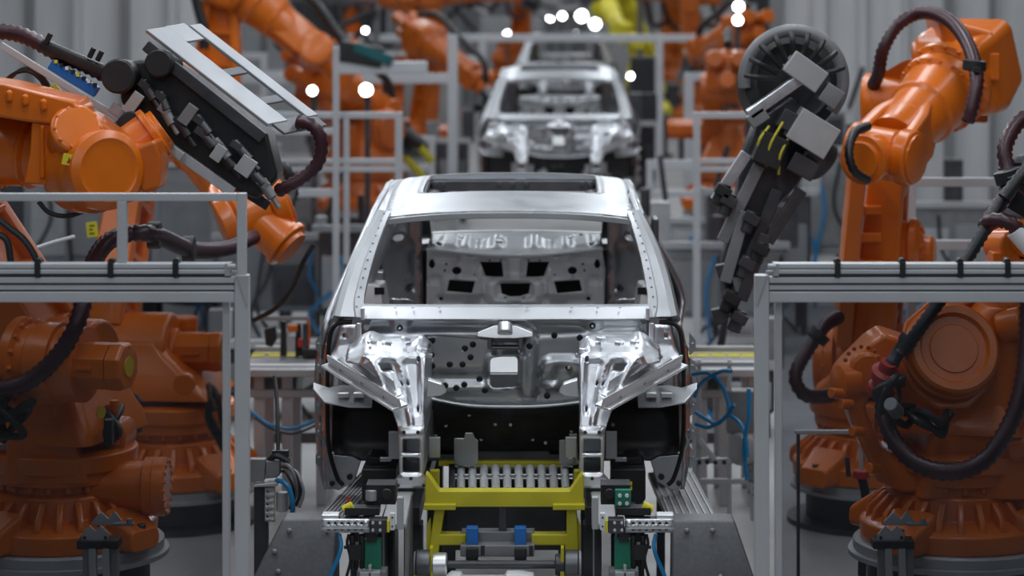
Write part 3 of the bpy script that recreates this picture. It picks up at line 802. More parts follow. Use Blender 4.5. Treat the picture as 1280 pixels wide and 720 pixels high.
# side yoke casting that wraps the shoulder
Y0 = J.y - .22
def q(px_, py_, dy=0): 
    p = A(px_, py_, 289); return V((p.x, Y0 + dy, p.z))
m = MB().prism([q(1040, 462), q(1052, 448), q(1080, 420), q(1098, 408), q(1128, 418), q(1150, 440), q(1120, 470), q(1082, 482), q(1074, 500), q(1094, 548), q(1130, 578), q(1176, 588), q(1180, 606), q(1120, 604), q(1090, 590), q(1062, 530)], (0, .30, 0))
yk = obj('shoulder_casting', m, orange, rfr, bev=.022, seg=3)
m = MB().lathe(q(1078, 455), -YA, [(.085, -.05), (.085, .02), (.07, .03)], 24)
m.lathe(q(1046, 468), V((-.9, -.4, 0)), [(.075, -.06), (.075, .02), (.055, .03)], 20)
obj('casting_caps', m, orange, yk, ang=30)
m = MB().loft([rect_loop(q(x0, y0, .12), XA, YA, w, .34, .06, 4) for x0, y0, w in ((1210, 610, .52), (1215, 560, .50), (1222, 500, .40), (1230, 440, .34), (1240, 400, .28), (1246, 375, .16))])
obj('turret_casting', m, orange, rfr, bev=.012)
for px_, py_, dx in ((1262, 470, .12), (1250, 545, .16), (1238, 400, .10)):
    m = MB().cyl(q(px_, py_, -.02), q(px_, py_, -.02) + V((dx, -.05, .03)), .07, n=20); m.box(q(px_ + 8, py_ + 26, .02), (.10, .12, .08))
    obj('turret_boss', m, orange, rfr, bev=.006)
# red rotary hose joint in front of the shoulder
rj = q(1093, 452, -.16)
m = MB().lathe(rj, V((.2, -.5, .85)), [(.05, -.10), (.055, -.095), (.055, -.06), (.042, -.055), (.042, -.02), (.062, -.015), (.062, .02), (.04, .03), (.035, .07)], 24)
hj = obj('rotary_hose_joint', m, red, rfr, ang=30)
hj['label'] = 'red rotary hose joint'
m = MB().lathe(q(1100, 438, -.18), A(1122, 402, 289) - A(1100, 438, 289), [(.03, 0), (.032, .01), (.028, .02), (.028, .10), (.034, .11), (.034, .14)], 16)
obj('hose_fitting', m, gunm, hj)
def hz(px_, py_, dy=0): return q(px_, py_, dy)
obj('dress_hose', MB().tube([hz(1094, 470, -.18), hz(1090, 492, -.20), hz(1098, 522, -.27), hz(1122, 548, -.34), hz(1160, 556, -.40), hz(1200, 542, -.42), hz(1232, 500, -.40), hz(1250, 450, -.36), hz(1258, 400, -.30), hz(1262, 350, -.24), hz(1266, 318, -.2)], .040, 14, .017, 10), maroon, rfr, ang=70)
obj('dress_hose', MB().tube([hz(1112, 424, -.2), hz(1135, 390, -.22), hz(1165, 350, -.2), hz(1200, 300, -.15), hz(1250, 225, -.1), hz(1300, 170, -.05)], .030, 12, .015, 10), rubber, rfr, ang=70)
obj('dress_hose', MB().tube([hz(1300, 130, .1), hz(1268, 150, .1), hz(1248, 182, .05), hz(1250, 212, .0), hz(1246, 232, -.05), hz(1228, 258, -.08), hz(1217, 274, -.1), hz(1222, 266, -.16), hz(1240, 266, -.2), hz(1258, 284, -.2), hz(1276, 308, -.2), hz(1300, 330, -.2)], .036, 14, .017, 10), maroon, rfr, ang=70)
obj('dress_hose', MB().tube([hz(1236, 238, -.18), hz(1256, 214, -.16), hz(1300, 172, -.1)], .032, 12, .016, 10), rubber, rfr, ang=70)
obj('dress_hose', MB().tube([hz(1272, 392, -.05), hz(1271, 450, -.05), hz(1274, 510, 0), hz(1290, 560, .1)], .040, 12, .017, 10), rubber, rfr, ang=70)
m = MB().tube([hz(1247, 276, -.205), hz(1252, 282, -.205), hz(1266, 298, -.205)], .0385, 14, 0, 6)
tg = obj('hose_sleeve', m, white, rfr); tg['label'] = 'white printed sleeve on the hose'
hose_clamp(hz(1247, 214, -.06), V((.3, 0, -1)), .042, rfr); hose_clamp(hz(1262, 222, -.12), V((.6, 0, .5)), .04, rfr)
m = MB()
for kx, ky in ((1272, 240), (1290, 220), (1276, 205)): m.sph(hz(kx, ky, .1), .06, (1.2, 1, .9), 10)
m.bar(hz(1262, 262, .08), hz(1300, 200, .08), .10, .10)
obj('hose_bracket', m, blackm, rfr)
for kx, ky, w in ((1244, 306, .16), (1262, 298, .2), (1275, 318, .16)):
    m = MB().cyl(hz(kx, ky, .2), hz(kx + 14, ky - 6, .0), w * .42, n=20); m.box(hz(kx + 10, ky + 12, .1), (w, .2, .06))
    obj('arm_casting', m, orange, rfr, bev=.012)

# --- rear robot at the right, its arm raised with the gripper
pb = A(1092, 592, 214)
pedestal('round dark pedestal behind the right fence under the robot with the raised arm', (pb.x, pb.y, 0), .46, pb.z)
E_ = A(1199, 90, 222); W_r = A(1105, 192, 233)
d5 = V((.93, -.34, .0))
J3r = A(1118, 128, 218)
rbr = robot('orange robot with raised forearm holding the grey gripper above the car at right', pb, A(1094, 452, 215), (.97, -.24, 0), J3r, E_, W_r, d5, A(1030, 215, 243) - W_r, k=1.12, kb=1.0, off=0.0, wm=False,
    hoses=(('dress_hose', [A(1097, 128, 216), A(1091, 110, 219), A(1098, 92, 221), A(1104, 62, 222), A(1122, 32, 222), A(1152, 16, 223), A(1184, 24, 228), A(1208, 52, 234), A(1221, 95, 238), A(1216, 130, 239), A(1209, 154, 239)], .040, maroon),
           ('dress_hose', [A(1084, 158, 240), A(1068, 166, 243), A(1061, 190, 245), A(1068, 214, 245), A(1086, 226, 243)], .026, rubber)))
hose_clamp(A(1218, 82, 237), V((.1, 0, 1)), .045, rbr)
# rear gear housing and cable box behind the elbow
m = MB()
P_ = [A(1172, 22, 209), A(1242, 40, 209), A(1247, 62, 209), A(1238, 108, 209), A(1226, 112, 209), A(1190, 108, 209)]
m.prism([V((p.x, 14.75, CH - (CH - p.z) * 14.75 / p.y)) if False else V((CX + (p.x - CX) * 14.7 / p.y, 14.7, CH - (CH - p.z) * 14.7 / p.y)) for p in P_], (0, .55, 0))
hb = obj('rear_housing', m, orange, rbr, bev=.025, seg=3)
m = MB(); pc = A(1234, 83, 224.6); m.box((pc.x, 14.68, pc.z), (.13, .06, .15)); 
obj('cable_cover', m, orange, hb, bev=.01)
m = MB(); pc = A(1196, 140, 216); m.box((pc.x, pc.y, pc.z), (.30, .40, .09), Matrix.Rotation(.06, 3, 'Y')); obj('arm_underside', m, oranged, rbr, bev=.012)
obj('motor_cable', MB().tube([A(1226, 120, 216), A(1232, 132, 216), A(1228, 146, 216), A(1222, 140, 216), A(1226, 124, 216)], .008, 6), cable, rbr)
# bolted hub beside the lower arm and the arm's left hose
hb_c = A(1140, 304, 216)
m = MB(); m.lathe(hb_c + V((-.22, .0, 0)), (1, -.25, 0), [(.06, 0), (.07, .02), (.07, .12), (.14, .14), (.14, .17), (.13, .18), (.13, .20), (.15, .21), (.15, .25), (.125, .27)], 28)
m.bolts(hb_c + V((.04, -.07, 0)), (1, -.25, 0), .09, .014, .02, 8)
hub = obj('balancer_hub', m, orange, rbr, ang=30)
m = MB().lathe(A(1160, 318, 216) - V((.08, 0, 0)), (1, -.25, 0), [(.09, 0), (.11, .02), (.11, .10), (.09, .12)], 24); obj('hub_cap', m, orange, hub, ang=30)
obj('dress_hose', MB().tube([A(1048, 396, 222), A(1030, 408, 224), A(1008, 440, 226), A(994, 470, 227), A(1004, 492, 227), A(1022, 496, 226), A(1040, 494, 224)], .042, 12, .02, 10), maroon, rbr, ang=70)
hose_clamp(A(1023, 420, 225), V((.7, 0, .8)), .045, rbr)

# --- front robot at the left
a2l = V((.96, -.28, 0))
rfl = robot('orange robot at left with low horizontal drum and ribbed foot behind the clear panel', pl, A(78, 455, 289), a2l, A(-90, 170, 289), A(-60, 165, 290), A(140, 205, 296), V((.25, -.95, .2)), V((.75, .15, .55)), k=1.0, kb=.87, foot_yaw=.2, motors=False)
for px0, L_, r_, py0 in ((32, .30, .16, 470),):
    pass
m = MB(); p0 = A(18, 452, 300); m.lathe(p0, a2l, [(.12, 0), (.19, .02), (.19, .06), (.16, .075), (.16, .11), (.17, .12), (.17, .22), (.155, .225), (.155, .33)], 32)
m.bolts(p0 + a2l * .06, a2l, .175, .012, .02, 16)
obj('shoulder_gearbox', m, orange, rfl, ang=30)
robot_motor('shoulder_motor', A(86, 455, 303), a2l, .27, .10, rfl, orange, True)
m = MB(); q2 = lambda a, b: V((A(a, b, 289).x, pl.y - .30, A(a, b, 289).z))
m.prism([q2(28, 505), q2(80, 470), q2(90, 505), q2(118, 560), q2(126, 590), q2(24, 590)], (0, .10, 0)); obj('turret_web', m, orange, rfl, bev=.012)
m = MB(); m.cyl(A(128, 548, 292), A(128, 548, 292) + V((.02, .20, 0)), .10, n=24); m.bar(A(140, 505, 292), A(140, 560, 292), .03, .05); m.cyl(A(143, 500, 292), A(143, 515, 292), .02); m.cyl(A(143, 545, 292), A(143, 556, 292), .025)
obj('turntable_drive', m, orange, rfl, bev=.006)
dc = A(170, 608, 292)
m = MB().lathe(dc - V((.22, 0, 0)), XA, [(.09, 0), (.108, .02), (.108, .255), (.125, .26), (.125, .29), (.12, .295), (.125, .30), (.125, .345), (.115, .355)], 36); m.bolts(dc + V((.13, 0, 0)), XA, .112, .009, .012, 18)
obj('connector_drum', m, orange, rfl, ang=30)
# upper arm casting seen at the far left: a long block, side box and round joint
m = MB()
q3 = lambda a, b, dy=0: A(a, b, 304) + V((0, dy, 0))
m.prism([q3(-40, 98), q3(5, 104), q3(60, 118), q3(92, 126), q3(100, 137), q3(100, 152), q3(72, 157), q3(30, 152), q3(-40, 140)], (0, .34, 0))
for a_, b_ in ((12, 108), (32, 113), (55, 119)): m.box(q3(a_, b_ + 12, -.01), (.03, .03, .05))
obj('forearm_top_casting', m, orange, rfl, bev=.018, seg=3)
m = MB(); m.prism([q3(38, 152, .02), q3(80, 156, .02), q3(78, 190, .02), q3(70, 233, .02), q3(28, 230, .02), q3(36, 190, .02)], (0, .22, 0))
m.box(q3(52, 190, .01), (.02, .02, .22)); 
obj('drive_box', m, orange, rfl, bev=.012)
lb = MB().box(q3(72, 190, .005), (.022, .012, .075)); o_ = obj('rating_plate', lb, white, rfl)
m = MB(); jc = q3(130, 212, -.02)
m.lathe(jc, V((.55, -.75, .05)), [(.17, -.22), (.18, -.20), (.18, -.08), (.165, -.06), (.165, .04), (.13, .06), (.11, .05)], 36)
m.lathe(q3(95, 165, .0), V((.3, -.8, .5)), [(.10, -.10), (.11, -.08), (.11, .03), (.085, .05)], 24); m.bolts(q3(95, 165, .0) + V((.3, -.8, .5)).normalized() * .035, V((.3, -.8, .5)), .09, .011, .014, 10)
m.prism([q3(86, 168, -.06), q3(98, 178, -.06), q3(122, 188, -.06), q3(122, 196, -.06), q3(98, 190, -.06), q3(84, 180, -.06)], (0, .1, 0))
obj('wrist_joint_housing', m, orange, rfl, bev=.008)
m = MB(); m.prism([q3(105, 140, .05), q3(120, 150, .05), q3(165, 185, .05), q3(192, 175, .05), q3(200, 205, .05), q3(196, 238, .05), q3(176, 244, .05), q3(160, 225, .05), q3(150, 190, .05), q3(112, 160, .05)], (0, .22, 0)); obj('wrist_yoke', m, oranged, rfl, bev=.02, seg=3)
pp = q3(94, 197, -.13); o_ = obj('warning_label', MB().box(pp, (.055, .006, .045), Matrix.Rotation(.2, 3, 'Y')), yellowb, rfl)
o_['label'] = 'yellow warning label'
m = MB().prism([pp + V((-.010, -.0045, -.012)), pp + V((.010, -.0045, -.014)), pp + V((.002, -.0045, .012))], (0, .002, 0)); obj('warning_triangle', m, red, o_)
# maroon hose that runs from the lower-left along the robot
obj('dress_hose', MB().tube([A(-20, 486, 306), A(15, 484, 306), A(45, 470, 306), A(76, 440, 306), A(96, 405, 306), A(106, 370, 304), A(114, 335, 300), A(132, 305, 296), A(160, 292, 293), A(195, 294, 290), A(240, 312, 270), A(285, 310, 250), A(318, 296, 240)], .040, 14, .017, 10), maroon, rfl, ang=70)
hose_clamp(A(193, 294, 290), XA, .042, rfl); hose_clamp(A(236, 311, 273), XA, .042, rfl)
obj('cable_loop', MB().tube([A(48, 252, 300), A(62, 266, 300), A(85, 270, 300), A(108, 262, 300), A(112, 256, 300)], .010, 8), cable, rfl)
obj('cable_loop', MB().tube([A(-10, 268, 305), A(12, 285, 305), A(30, 300, 305), A(44, 322, 305), A(48, 340, 305)], .014, 8), cable, rfl)
obj('cable_loop', MB().tube([A(-10, 290, 305), A(8, 300, 305), A(14, 330, 305)], .014, 8), cable, rfl)
obj('air_pipe', MB().tube([A(16, 320, 270), A(60, 305, 250), A(92, 296, 240)], .010, 8), prof, rfl)

# --- rear robot at the left
pb2 = A(215, 598, 214)
pedestal('round dark pedestal at left under the second orange robot', (pb2.x, pb2.y, 0), .46, pb2.z)
rbl = robot('orange robot second at left, upright lower arm and shoulder motor behind the front one', pb2, A(172, 438, 214), (.995, -.10, 0), A(216, 168, 208), A(214, 128, 205), A(316, 268, 236), (.85, .3, .4), V((.75, -.25, -.62)), k=1.12, kb=1.0, off=-.19, wm=False, mL=.27)
pp = A(126, 281, 216); pp.y -= .28
o_ = obj('number_label', MB().box(pp, (.062, .006, .085), Matrix.Rotation(-.12, 3, 'Y')), yellowb, rbl); o_['label'] = 'yellow label with a number'
m = MB()
for i, dz in enumerate((-.022, 0, .022)): m.box(pp + V((-.006 if i == 1 else .0, -.0045, dz)), (.030 if i != 1 else .022, .003, .007))
obj('label_print', m, seal, o_)
obj('dress_hose', MB().tube([A(330, 288, 230), A(352, 270, 228), A(366, 240, 226), A(360, 216, 226), A(348, 204, 226)], .036, 12, .017, 8), rubber, rbl, ang=70)
obj('motor_cable', MB().tube([A(318, 400, 216), A(345, 385, 218), A(366, 360, 220), A(378, 330, 222), A(392, 305, 222)], .014, 8), cable, rbl)
# channel side of the raised robot's lower arm
m = MB().bar(A(1052, 425, 218), A(1072, 205, 222), .09, .24, YA)
ch = obj('arm_channel', m, orange, rbr, bev=.012)
for ay in (262, 296, 330): obj('channel_rib', MB().bar(A(1058, ay, 219), A(1100, ay - 1, 219), .05, .16, YA), orange, rbr, bev=.006)

# smaller fittings on the robots nearest the camera
def bundle(root, P0, n, seed, spread=.08, m_=None):
    r = random.Random(seed)
    for i in range(n):
        a = P0[0] + V((r.uniform(-1, 1), r.uniform(-.5, .5), r.uniform(-1, 1))) * spread * .4
        pts = [a] + [p + V((r.uniform(-1, 1), r.uniform(-.6, .2), r.uniform(-1, 1))) * spread for p in P0[1:-1]] + [P0[-1] + V((r.uniform(-1, 1), r.uniform(-.5, .5), r.uniform(-1, 1))) * spread * .4]
        obj('motor_cable', MB().tube(pts, r.choice((.010, .013, .016)), 8), m_ or r.choice((cable, rubber, cable)), root)
Q = lambda a, b, s=300, d=0.0: A(a, b, s) + V((0, d, 0))
bundle(rfl, [Q(-5, 500, 302), Q(14, 508, 305), Q(22, 524, 305), Q(10, 540, 303), Q(-5, 548, 302)], 4, 1)
bundle(rfl, [Q(150, 498, 280), Q(140, 512, 290), Q(138, 530, 294), Q(140, 552, 292)], 3, 2, .04)
obj('cable_box', MB().box(Q(136, 540, 297), (.035, .06, .11)), blackm, rfl, bev=.004)
bundle(rbl, [Q(160, 492, 226), Q(168, 505, 228), Q(160, 520, 228), Q(172, 540, 226)], 4, 3, .05)
bundle(rbl, [Q(262, 480, 220), Q(272, 500, 224), Q(270, 525, 224), Q(280, 560, 222)], 4, 4, .05)
m = MB().cyl(Q(232, 478, 224), Q(232, 478, 224) + V((0, -.08, 0)), .06, n=20); obj('oil_cap', m, orange, rbl)
bundle(rfr, [Q(1128, 476, 300), Q(1112, 488, 303), Q(1108, 505, 303), Q(1126, 520, 302), Q(1145, 512, 300)], 4, 5, .05)
bundle(rfr, [Q(1130, 512, 300), Q(1150, 528, 302), Q(1172, 532, 302), Q(1186, 520, 300)], 3, 6, .05)
m = MB().cyl(Q(1122, 516, 303), Q(1122, 516, 303) + V((-.04, -.08, .05)), .03, n=14); obj('cable_plug', m, greymid, rfr)
for px_, py_ in ((1052, 492), (1064, 506), (1078, 540), (1100, 586)):
    obj('casting_lug', MB().cyl(Q(px_, py_, 297), Q(px_, py_, 297) + V((-.05, -.04, .01)), .022, n=14), orange, rfr)
for i in range(7):
    a = lerp(.4, 2.9, i / 6); obj('casting_bolt', MB().lathe(Q(1078 + 22 * math.cos(a), 455 - 22 * math.sin(a), 297), -YA, [(.010, 0), (.010, .010), (.007, .012)], 6), oranged, rfr)
lab2 = obj('oval_label', MB().lathe(Q(126, 515, 300), (1, -.6, 0), [(.028, 0), (.028, .004)], 18), woodm, rfl); lab2['label'] = 'yellow oval label'
# chalk marks left on the arm housing by fitters
ck = Q(146, 425, 222, 0)
obj('chalk_mark', MB().tube([ck + V((.018 * math.cos(a) - .02, -.35, .02 * math.sin(a))) for a in [2 * PI * i / 8 for i in range(9)]], .004, 5), white, rbl)
obj('chalk_mark', MB().tube([ck + V((.022 * math.cos(a) + .035, -.35, .03 * math.sin(a) + .02)) for a in [2 * PI * i / 8 + .4 for i in range(8)]], .004, 5), white, rbl)
# ------------------------------------------------------------------ aluminium guard fences with clear panels
def rail(m, p0, p1, w, h=None, groove=True):
    """An aluminium profile: a square tube with a slot along its faces."""
    p0 = V(p0); p1 = V(p1); h = h or w
    m.bar(p0, p1, w, h)

def fence_front(label, side):
    s = 344.0
    x_in = A(303 if side < 0 else 952, 0, s).x
    x_out = A(-330 if side < 0 else 1620, 0, s).x
    Y = F / s; w = .052
    zt = CH - (328 + 35) / s
    root = thing('safety_fence', label, 'fence', (x_in, Y, 0), 'aluminium guard fences')
    z = lambda py: CH - (py + 35) / s
    m = MB(); m.span((x_in - w / 2, Y - w / 2, 0), (x_in + w / 2, Y + w / 2, z(343)))
    obj('post', m, prof, root, bev=.004)
    m = MB(); xo = x_in + side * .064; m.span((xo - .013, Y + .03, .1), (xo + .013, Y + .07, z(377))); obj('panel_post', m, prof, root, bev=.003)
    lo, hi = sorted((x_in - side * .0 + side * w / 2, x_out))
    m = MB(); m.span((lo, Y - .026, z(377)), (hi, Y + .026, z(363.5))); obj('rail', m, prof, root, bev=.004)
    m = MB(); m.span((lo, Y - .026, z(361.5)), (hi, Y + .026, z(345.5))); up = obj('rail', m, prof, root, bev=.004)
    m = MB(); m.span((lo, Y - .0275, z(355.2)), (hi, Y - .024, z(352.6))); m.span((lo, Y - .02, z(364)), (hi, Y + .02, z(361))); obj('rail_slot', m, profd, up)
    # conduit on top, strapped down
    lo2, hi2 = sorted((x_in + side * .045, x_out))
    m = MB()
    for zz, hh in ((z(331.5), .019), (z(338.5), .017)):
        m.span((lo2, Y - .03, zz - hh / 2), (hi2, Y + .03, zz + hh / 2))
    cd_ = obj('cable_duct', m, prof, root, bev=.004)
    m = MB(); m.span((lo2, Y - .022, z(345)), (hi2, Y + .03, z(328.5)));  obj('duct_core', m, profd, cd_)
    m = MB(); xe = x_in + side * .05; m.cyl((xe, Y - .032, z(332)), (xe - side * .03, Y - .032, z(332)), .010, n=12); m.box((xe, Y, z(336)), (.02, .07, .045)); m.box((xe - side * .02, Y - .01, z(340)), (.03, .02, .012)); obj('duct_end', m, greyl, root, bev=.003)
    xs = (217, 136, 45, -60, -170) if side < 0 else (1045, 1126, 1198, 1257, 1340)
    for q_ in xs:
        xx = A(q_ + (4 if side < 0 else 1), 0, s).x
        m = MB(); m.span((xx - .0105, Y - .036, z(345)), (xx + .0105, Y + .036, z(326.5))); m.cyl((xx, Y - .03, z(326)), (xx, Y + .02, z(326)), .012, n=10)
        obj('strap', m, blackm, root, bev=.004)
    # wedge bracket on the post, panels
    m = MB(); m.prism([V((x_in - side * .026, Y - .027, z(343))), V((x_in + side * .018, Y - .027, z(343))), V((x_in - side * .018, Y - .027, z(380))), V((x_in - side * .026, Y - .027, z(380)))], (0, -.012, 0)); obj('corner_bracket', m, greyl, root, bev=.002)
    m = MB(); m.span((x_in - side * .055 if side > 0 else x_in - w / 2 - 0.0, Y - .02, .12), (0, 0, 0)) if False else None
    lo3, hi3 = sorted((xo, x_out))
    m = MB(); m.span((lo3, Y + .040, .12), (hi3, Y + .046, z(376))); obj('lower_panel', m, acrylic, root)
    if side < 0:
        xt = A(302.5, 0, s).x
        m = MB(); m.span((xt - .017, Y - .017, z(346)), (xt + .017, Y + .017, z(241))); obj('upper_post', m, prof, root, bev=.003)
        xm = A(153, 0, s).x
        m = MB(); m.span((xm - .0175, Y - .0165, z(329)), (xm + .0175, Y + .0165, z(251))); obj('upper_post', m, prof, root, bev=.003)
        m = MB(); m.span((x_out, Y - .0165, z(251)), (xt - .017, Y + .0165, z(241.2))); obj('upper_rail', m, prof, root, bev=.003)
        m = MB(); m.span((x_out, Y - .003, z(346)), (xt, Y + .003, z(246))); obj('upper_panel', m, acrylicl, root)
    return root
fence_front('aluminium guard fence at left with a taller upper frame above the strapped duct', -1)
fence_front('aluminium guard fence at right with strapped duct on top and no upper frame', 1)

def frame_fence(label, s, xp, xo, tops, rails, pw, mids=(), panel_m=None, base=0.0, group='aluminium guard fences'):
    """Guard frame facing the camera: post at pixel xp, rails running out to pixel xo at pixel heights."""
    x0 = A(xp, 0, s).x; x1 = A(xo, 0, s).x; Y = F / s; z = lambda py: CH - (py + 35) / s; w = pw / s
    root = thing('safety_fence', label, 'fence', (x0, Y, base), group)
    m = MB(); m.span((x0 - w / 2, Y - w / 2, base), (x0 + w / 2, Y + w / 2, z(tops))); obj('post', m, prof, root, bev=.004)
    lo, hi = sorted((x0, x1))
    for py0, py1 in rails:
        m = MB(); m.span((lo, Y - w * .45, z(py1)), (hi, Y + w * .45, z(py0))); obj('rail', m, prof, root, bev=.004)
    for xm, t in mids:
        xx = A(xm, 0, s).x; m = MB(); m.span((xx - w * .4, Y - w * .4, base), (xx + w * .4, Y + w * .4, z(t))); obj('post', m, prof, root, bev=.004)
    if panel_m:
        m = MB(); m.span((lo, Y - .003, .15), (hi, Y + .003, z(tops))); obj('clear_panel', m, panel_m, root)
    return root
frame_fence('aluminium guard frame left of the front car roof, double rail at half height', 157, 498.5, 300, 140, ((140, 148), (198, 205), (208, 215)), 9, ((433, 140),), acrylicl)
frame_fence('tall blurred guard post and rail just left of the second car', 106, 566, 300, 44, ((92, 104),), 12, ((), )[0:0], None)
frame_fence('aluminium guard frame right of the front car with double rail', 157, 871, 1010, 140, ((140, 148), (198, 205), (208, 215)), 9, (), acrylicl)
frame_fence('blurred guard post and rail at right, between gate post and near frame', 106, 861, 990, 91, ((91, 101),), 12)
frame_fence('silver guard frame behind the right robot, under its raised elbow', 205, 1139, 1420, 222, ((222, 233), (300, 312)), 11)
def gantry():
    s = 85; Y = F / s; z = lambda py: CH - (py + 35) / s
    root = thing('light_gantry', 'blurred silver gantry spanning over the line behind the second car', 'gantry', (A(710, 0, s).x, Y, 0))
    for xp in (603, 824, 705):
        x = A(xp, 0, s).x; w = .055
        m = MB(); m.span((x - w, Y - w, 0 if xp != 705 else z(50)), (x + w, Y + w, z(44)))
        if xp != 705: obj('post', m, prof, root, bev=.006)
    m = MB(); m.span((A(430, 0, s).x, Y - .05, z(52)), (A(1010, 0, s).x, Y + .05, z(43))); obj('crossbeam', m, prof, root, bev=.006)
    m = MB(); m.span((A(568, 0, s).x, Y - .05, z(78)), (A(606, 0, s).x, Y + .05, z(70))); obj('stub_rail', m, prof, root, bev=.006)
    m = MB(); m.span((A(450, 0, s).x, Y - .04, z(70)), (A(560, 0, s).x, Y + .04, z(65))); obj('stub_rail', m, prof, root, bev=.006)
    m = MB(); m.span((A(855, 0, s).x, Y - .04, z(68)), (A(1010, 0, s).x, Y + .04, z(62))); obj('stub_rail', m, prof, root, bev=.006)
gantry()
# ------------------------------------------------------------------ grippers carried by the robots
def gripper_left():
    s = 292; P = lambda a, b, d=0.0: A(a, b, s) + V((0, d, 0))
    body = obj('gripper_tool', MB().prism([P(150, 78), P(205, 72), P(258, 108), P(335, 168), P(348, 222), P(322, 250), P(262, 226), P(196, 176), P(150, 128)], (0, .26, 0)), blackm, rfl, bev=.02)
    body['label'] = 'black gripper tool with silver top plates'
    u = (P(334, 158) - P(182, 40)); w = V((.19, .16, .03)); o = P(182, 40, -.03)
    def strip(n, a0, a1, b0, b1, th, m_, **k):
        pts = [o + u * a0 + w * b0, o + u * a1 + w * b0, o + u * a1 + w * b1, o + u * a0 + w * b1]
        nn = u.cross(w).normalized() * th
        return obj(n, MB().prism(pts, nn), m_, body, bev=.004, **k)
    strip('top_plate', 0, 1.0, 0, .42, .02, prof); strip('top_plate', .02, 1.0, .82, 1.05, .02, prof)
    strip('end_plate', -.01, .16, .42, .80, .016, prof); strip('end_plate', .97, 1.10, .1, 1.0, .016, greymid)
    strip('cross_plate', .45, .52, .42, .8, .016, greymid); strip('cross_plate', .75, .82, .42, .8, .016, greymid)
    obj('side_beam', MB().bar(P(184, 56, -.035), P(330, 172, -.035), .035, .05), gunm, body, bev=.004)
    obj('lower_beam', MB().bar(P(140, 132, -.02), P(292, 240, -.02), .03, .045), prof, body, bev=.004)
    obj('lower_beam', MB().bar(P(200, 180, .18), P(330, 262, .18), .03, .045), gunm, body, bev=.004)
    for a, b, r in ((152, 94, .075), (202, 78, .06), (168, 155, .06)):
        obj('air_motor', MB().cyl(P(a, b, -.10), P(a + 6, b + 4, .1), r, n=24), blackm, body)
    rnd = random.Random(3)
    for i in range(11):
        t = i / 10; a = lerp(185, 325, t) + rnd.uniform(-8, 8); b = lerp(100, 212, t) + rnd.uniform(-14, 14)
        m = MB(); p = P(a, b, -.05); d = V((.5 + rnd.uniform(-.2, .2), -.1, -.7))
        m.cyl(p, p + d * .11, .022, n=14); m.cyl(p + d * .09, p + d * .17, .011, n=10); m.box(p + d * .02, (.05, .05, .03), Matrix.Rotation(.6, 3, 'Y'))
        obj('clamp_cylinder', m, (gunm, gunm, greymid, blackm)[i % 4], body, bev=.002)
    for a, b, w_, h_ in ((170, 128, .05, .10), (190, 160, .07, .05), (238, 142, .05, .09), (310, 206, .07, .08), (224, 190, .06, .04), (276, 190, .05, .07)):
        obj('clamp_plate', MB().box(P(a, b, -.07), (w_, .03, h_), Matrix.Rotation(.62, 3, 'Y')), greyl if a != 238 else greymid, body, bev=.003)
    obj('tool_flange', MB().cyl(P(150, 190, .0), P(182, 160, .05), .11, n=28), gunm, body)
    obj('tool_mount', MB().bar(P(165, 185, .05), P(215, 150, .1), .12, .14), blackm, body, bev=.01)
    obj('air_hose', MB().tube([P(372, 152, .02), P(392, 158, 0), P(402, 178, 0), P(398, 202, 0), P(382, 220, 0), P(362, 232, 0), P(345, 240, .02)], .032, 12, .016, 8), maroon, body, ang=70)
    # supply line along the arm
    obj('supply_hose', MB().tube([P(-30, 38, .1), P(10, 42, .1), P(36, 50, .08), P(66, 66, .06), P(100, 80, .05), P(134, 96, .04)], .038, 14, .016, 10), maroon, rfl, ang=70)
    obj('supply_pipe', MB().bar(P(50, 55, .02), P(135, 92, .02), .055, .055), blackm, rfl, bev=.015)
    obj('guide_rail', MB().bar(P(2, 56, -.02), P(150, 148, -.02), .022, .03), prof, rfl, bev=.003)
    vb = obj('valve_block', MB().bar(P(62, 80, .03), P(120, 116, .03), .05, .045), blue, rfl, bev=.004)
    for i in range(8):
        p = P(lerp(70, 118, i / 7), lerp(77, 106, i / 7), .01)
        obj('valve', MB().box(p, (.014, .03, .014)), (yellowb, cable, white, cable)[i % 4], vb)
    for i, (a, b) in enumerate(((64, 48), (118, 66), (128, 70))):
        obj('pipe_clip', MB().cyl(P(a - 6, b + 6, -.01), P(a, b - 6, -.01), .012, n=8), blackm, rfl)
    for k in range(3):
        obj('cable_loop', MB().tube([P(2 + 2 * k, 100, .1), P(16 + 3 * k, 92 - 2 * k, .06), P(34 + 3 * k, 90 - 2 * k, .04), P(48 + 3 * k, 100, .04), P(56 + 3 * k, 116, .05)], .008, 8), cable, rfl)
    obj('cable_plug', MB().cyl(P(62, 108, .03), P(72, 120, .03), .024, n=12), yellowb, rfl)
gripper_left()

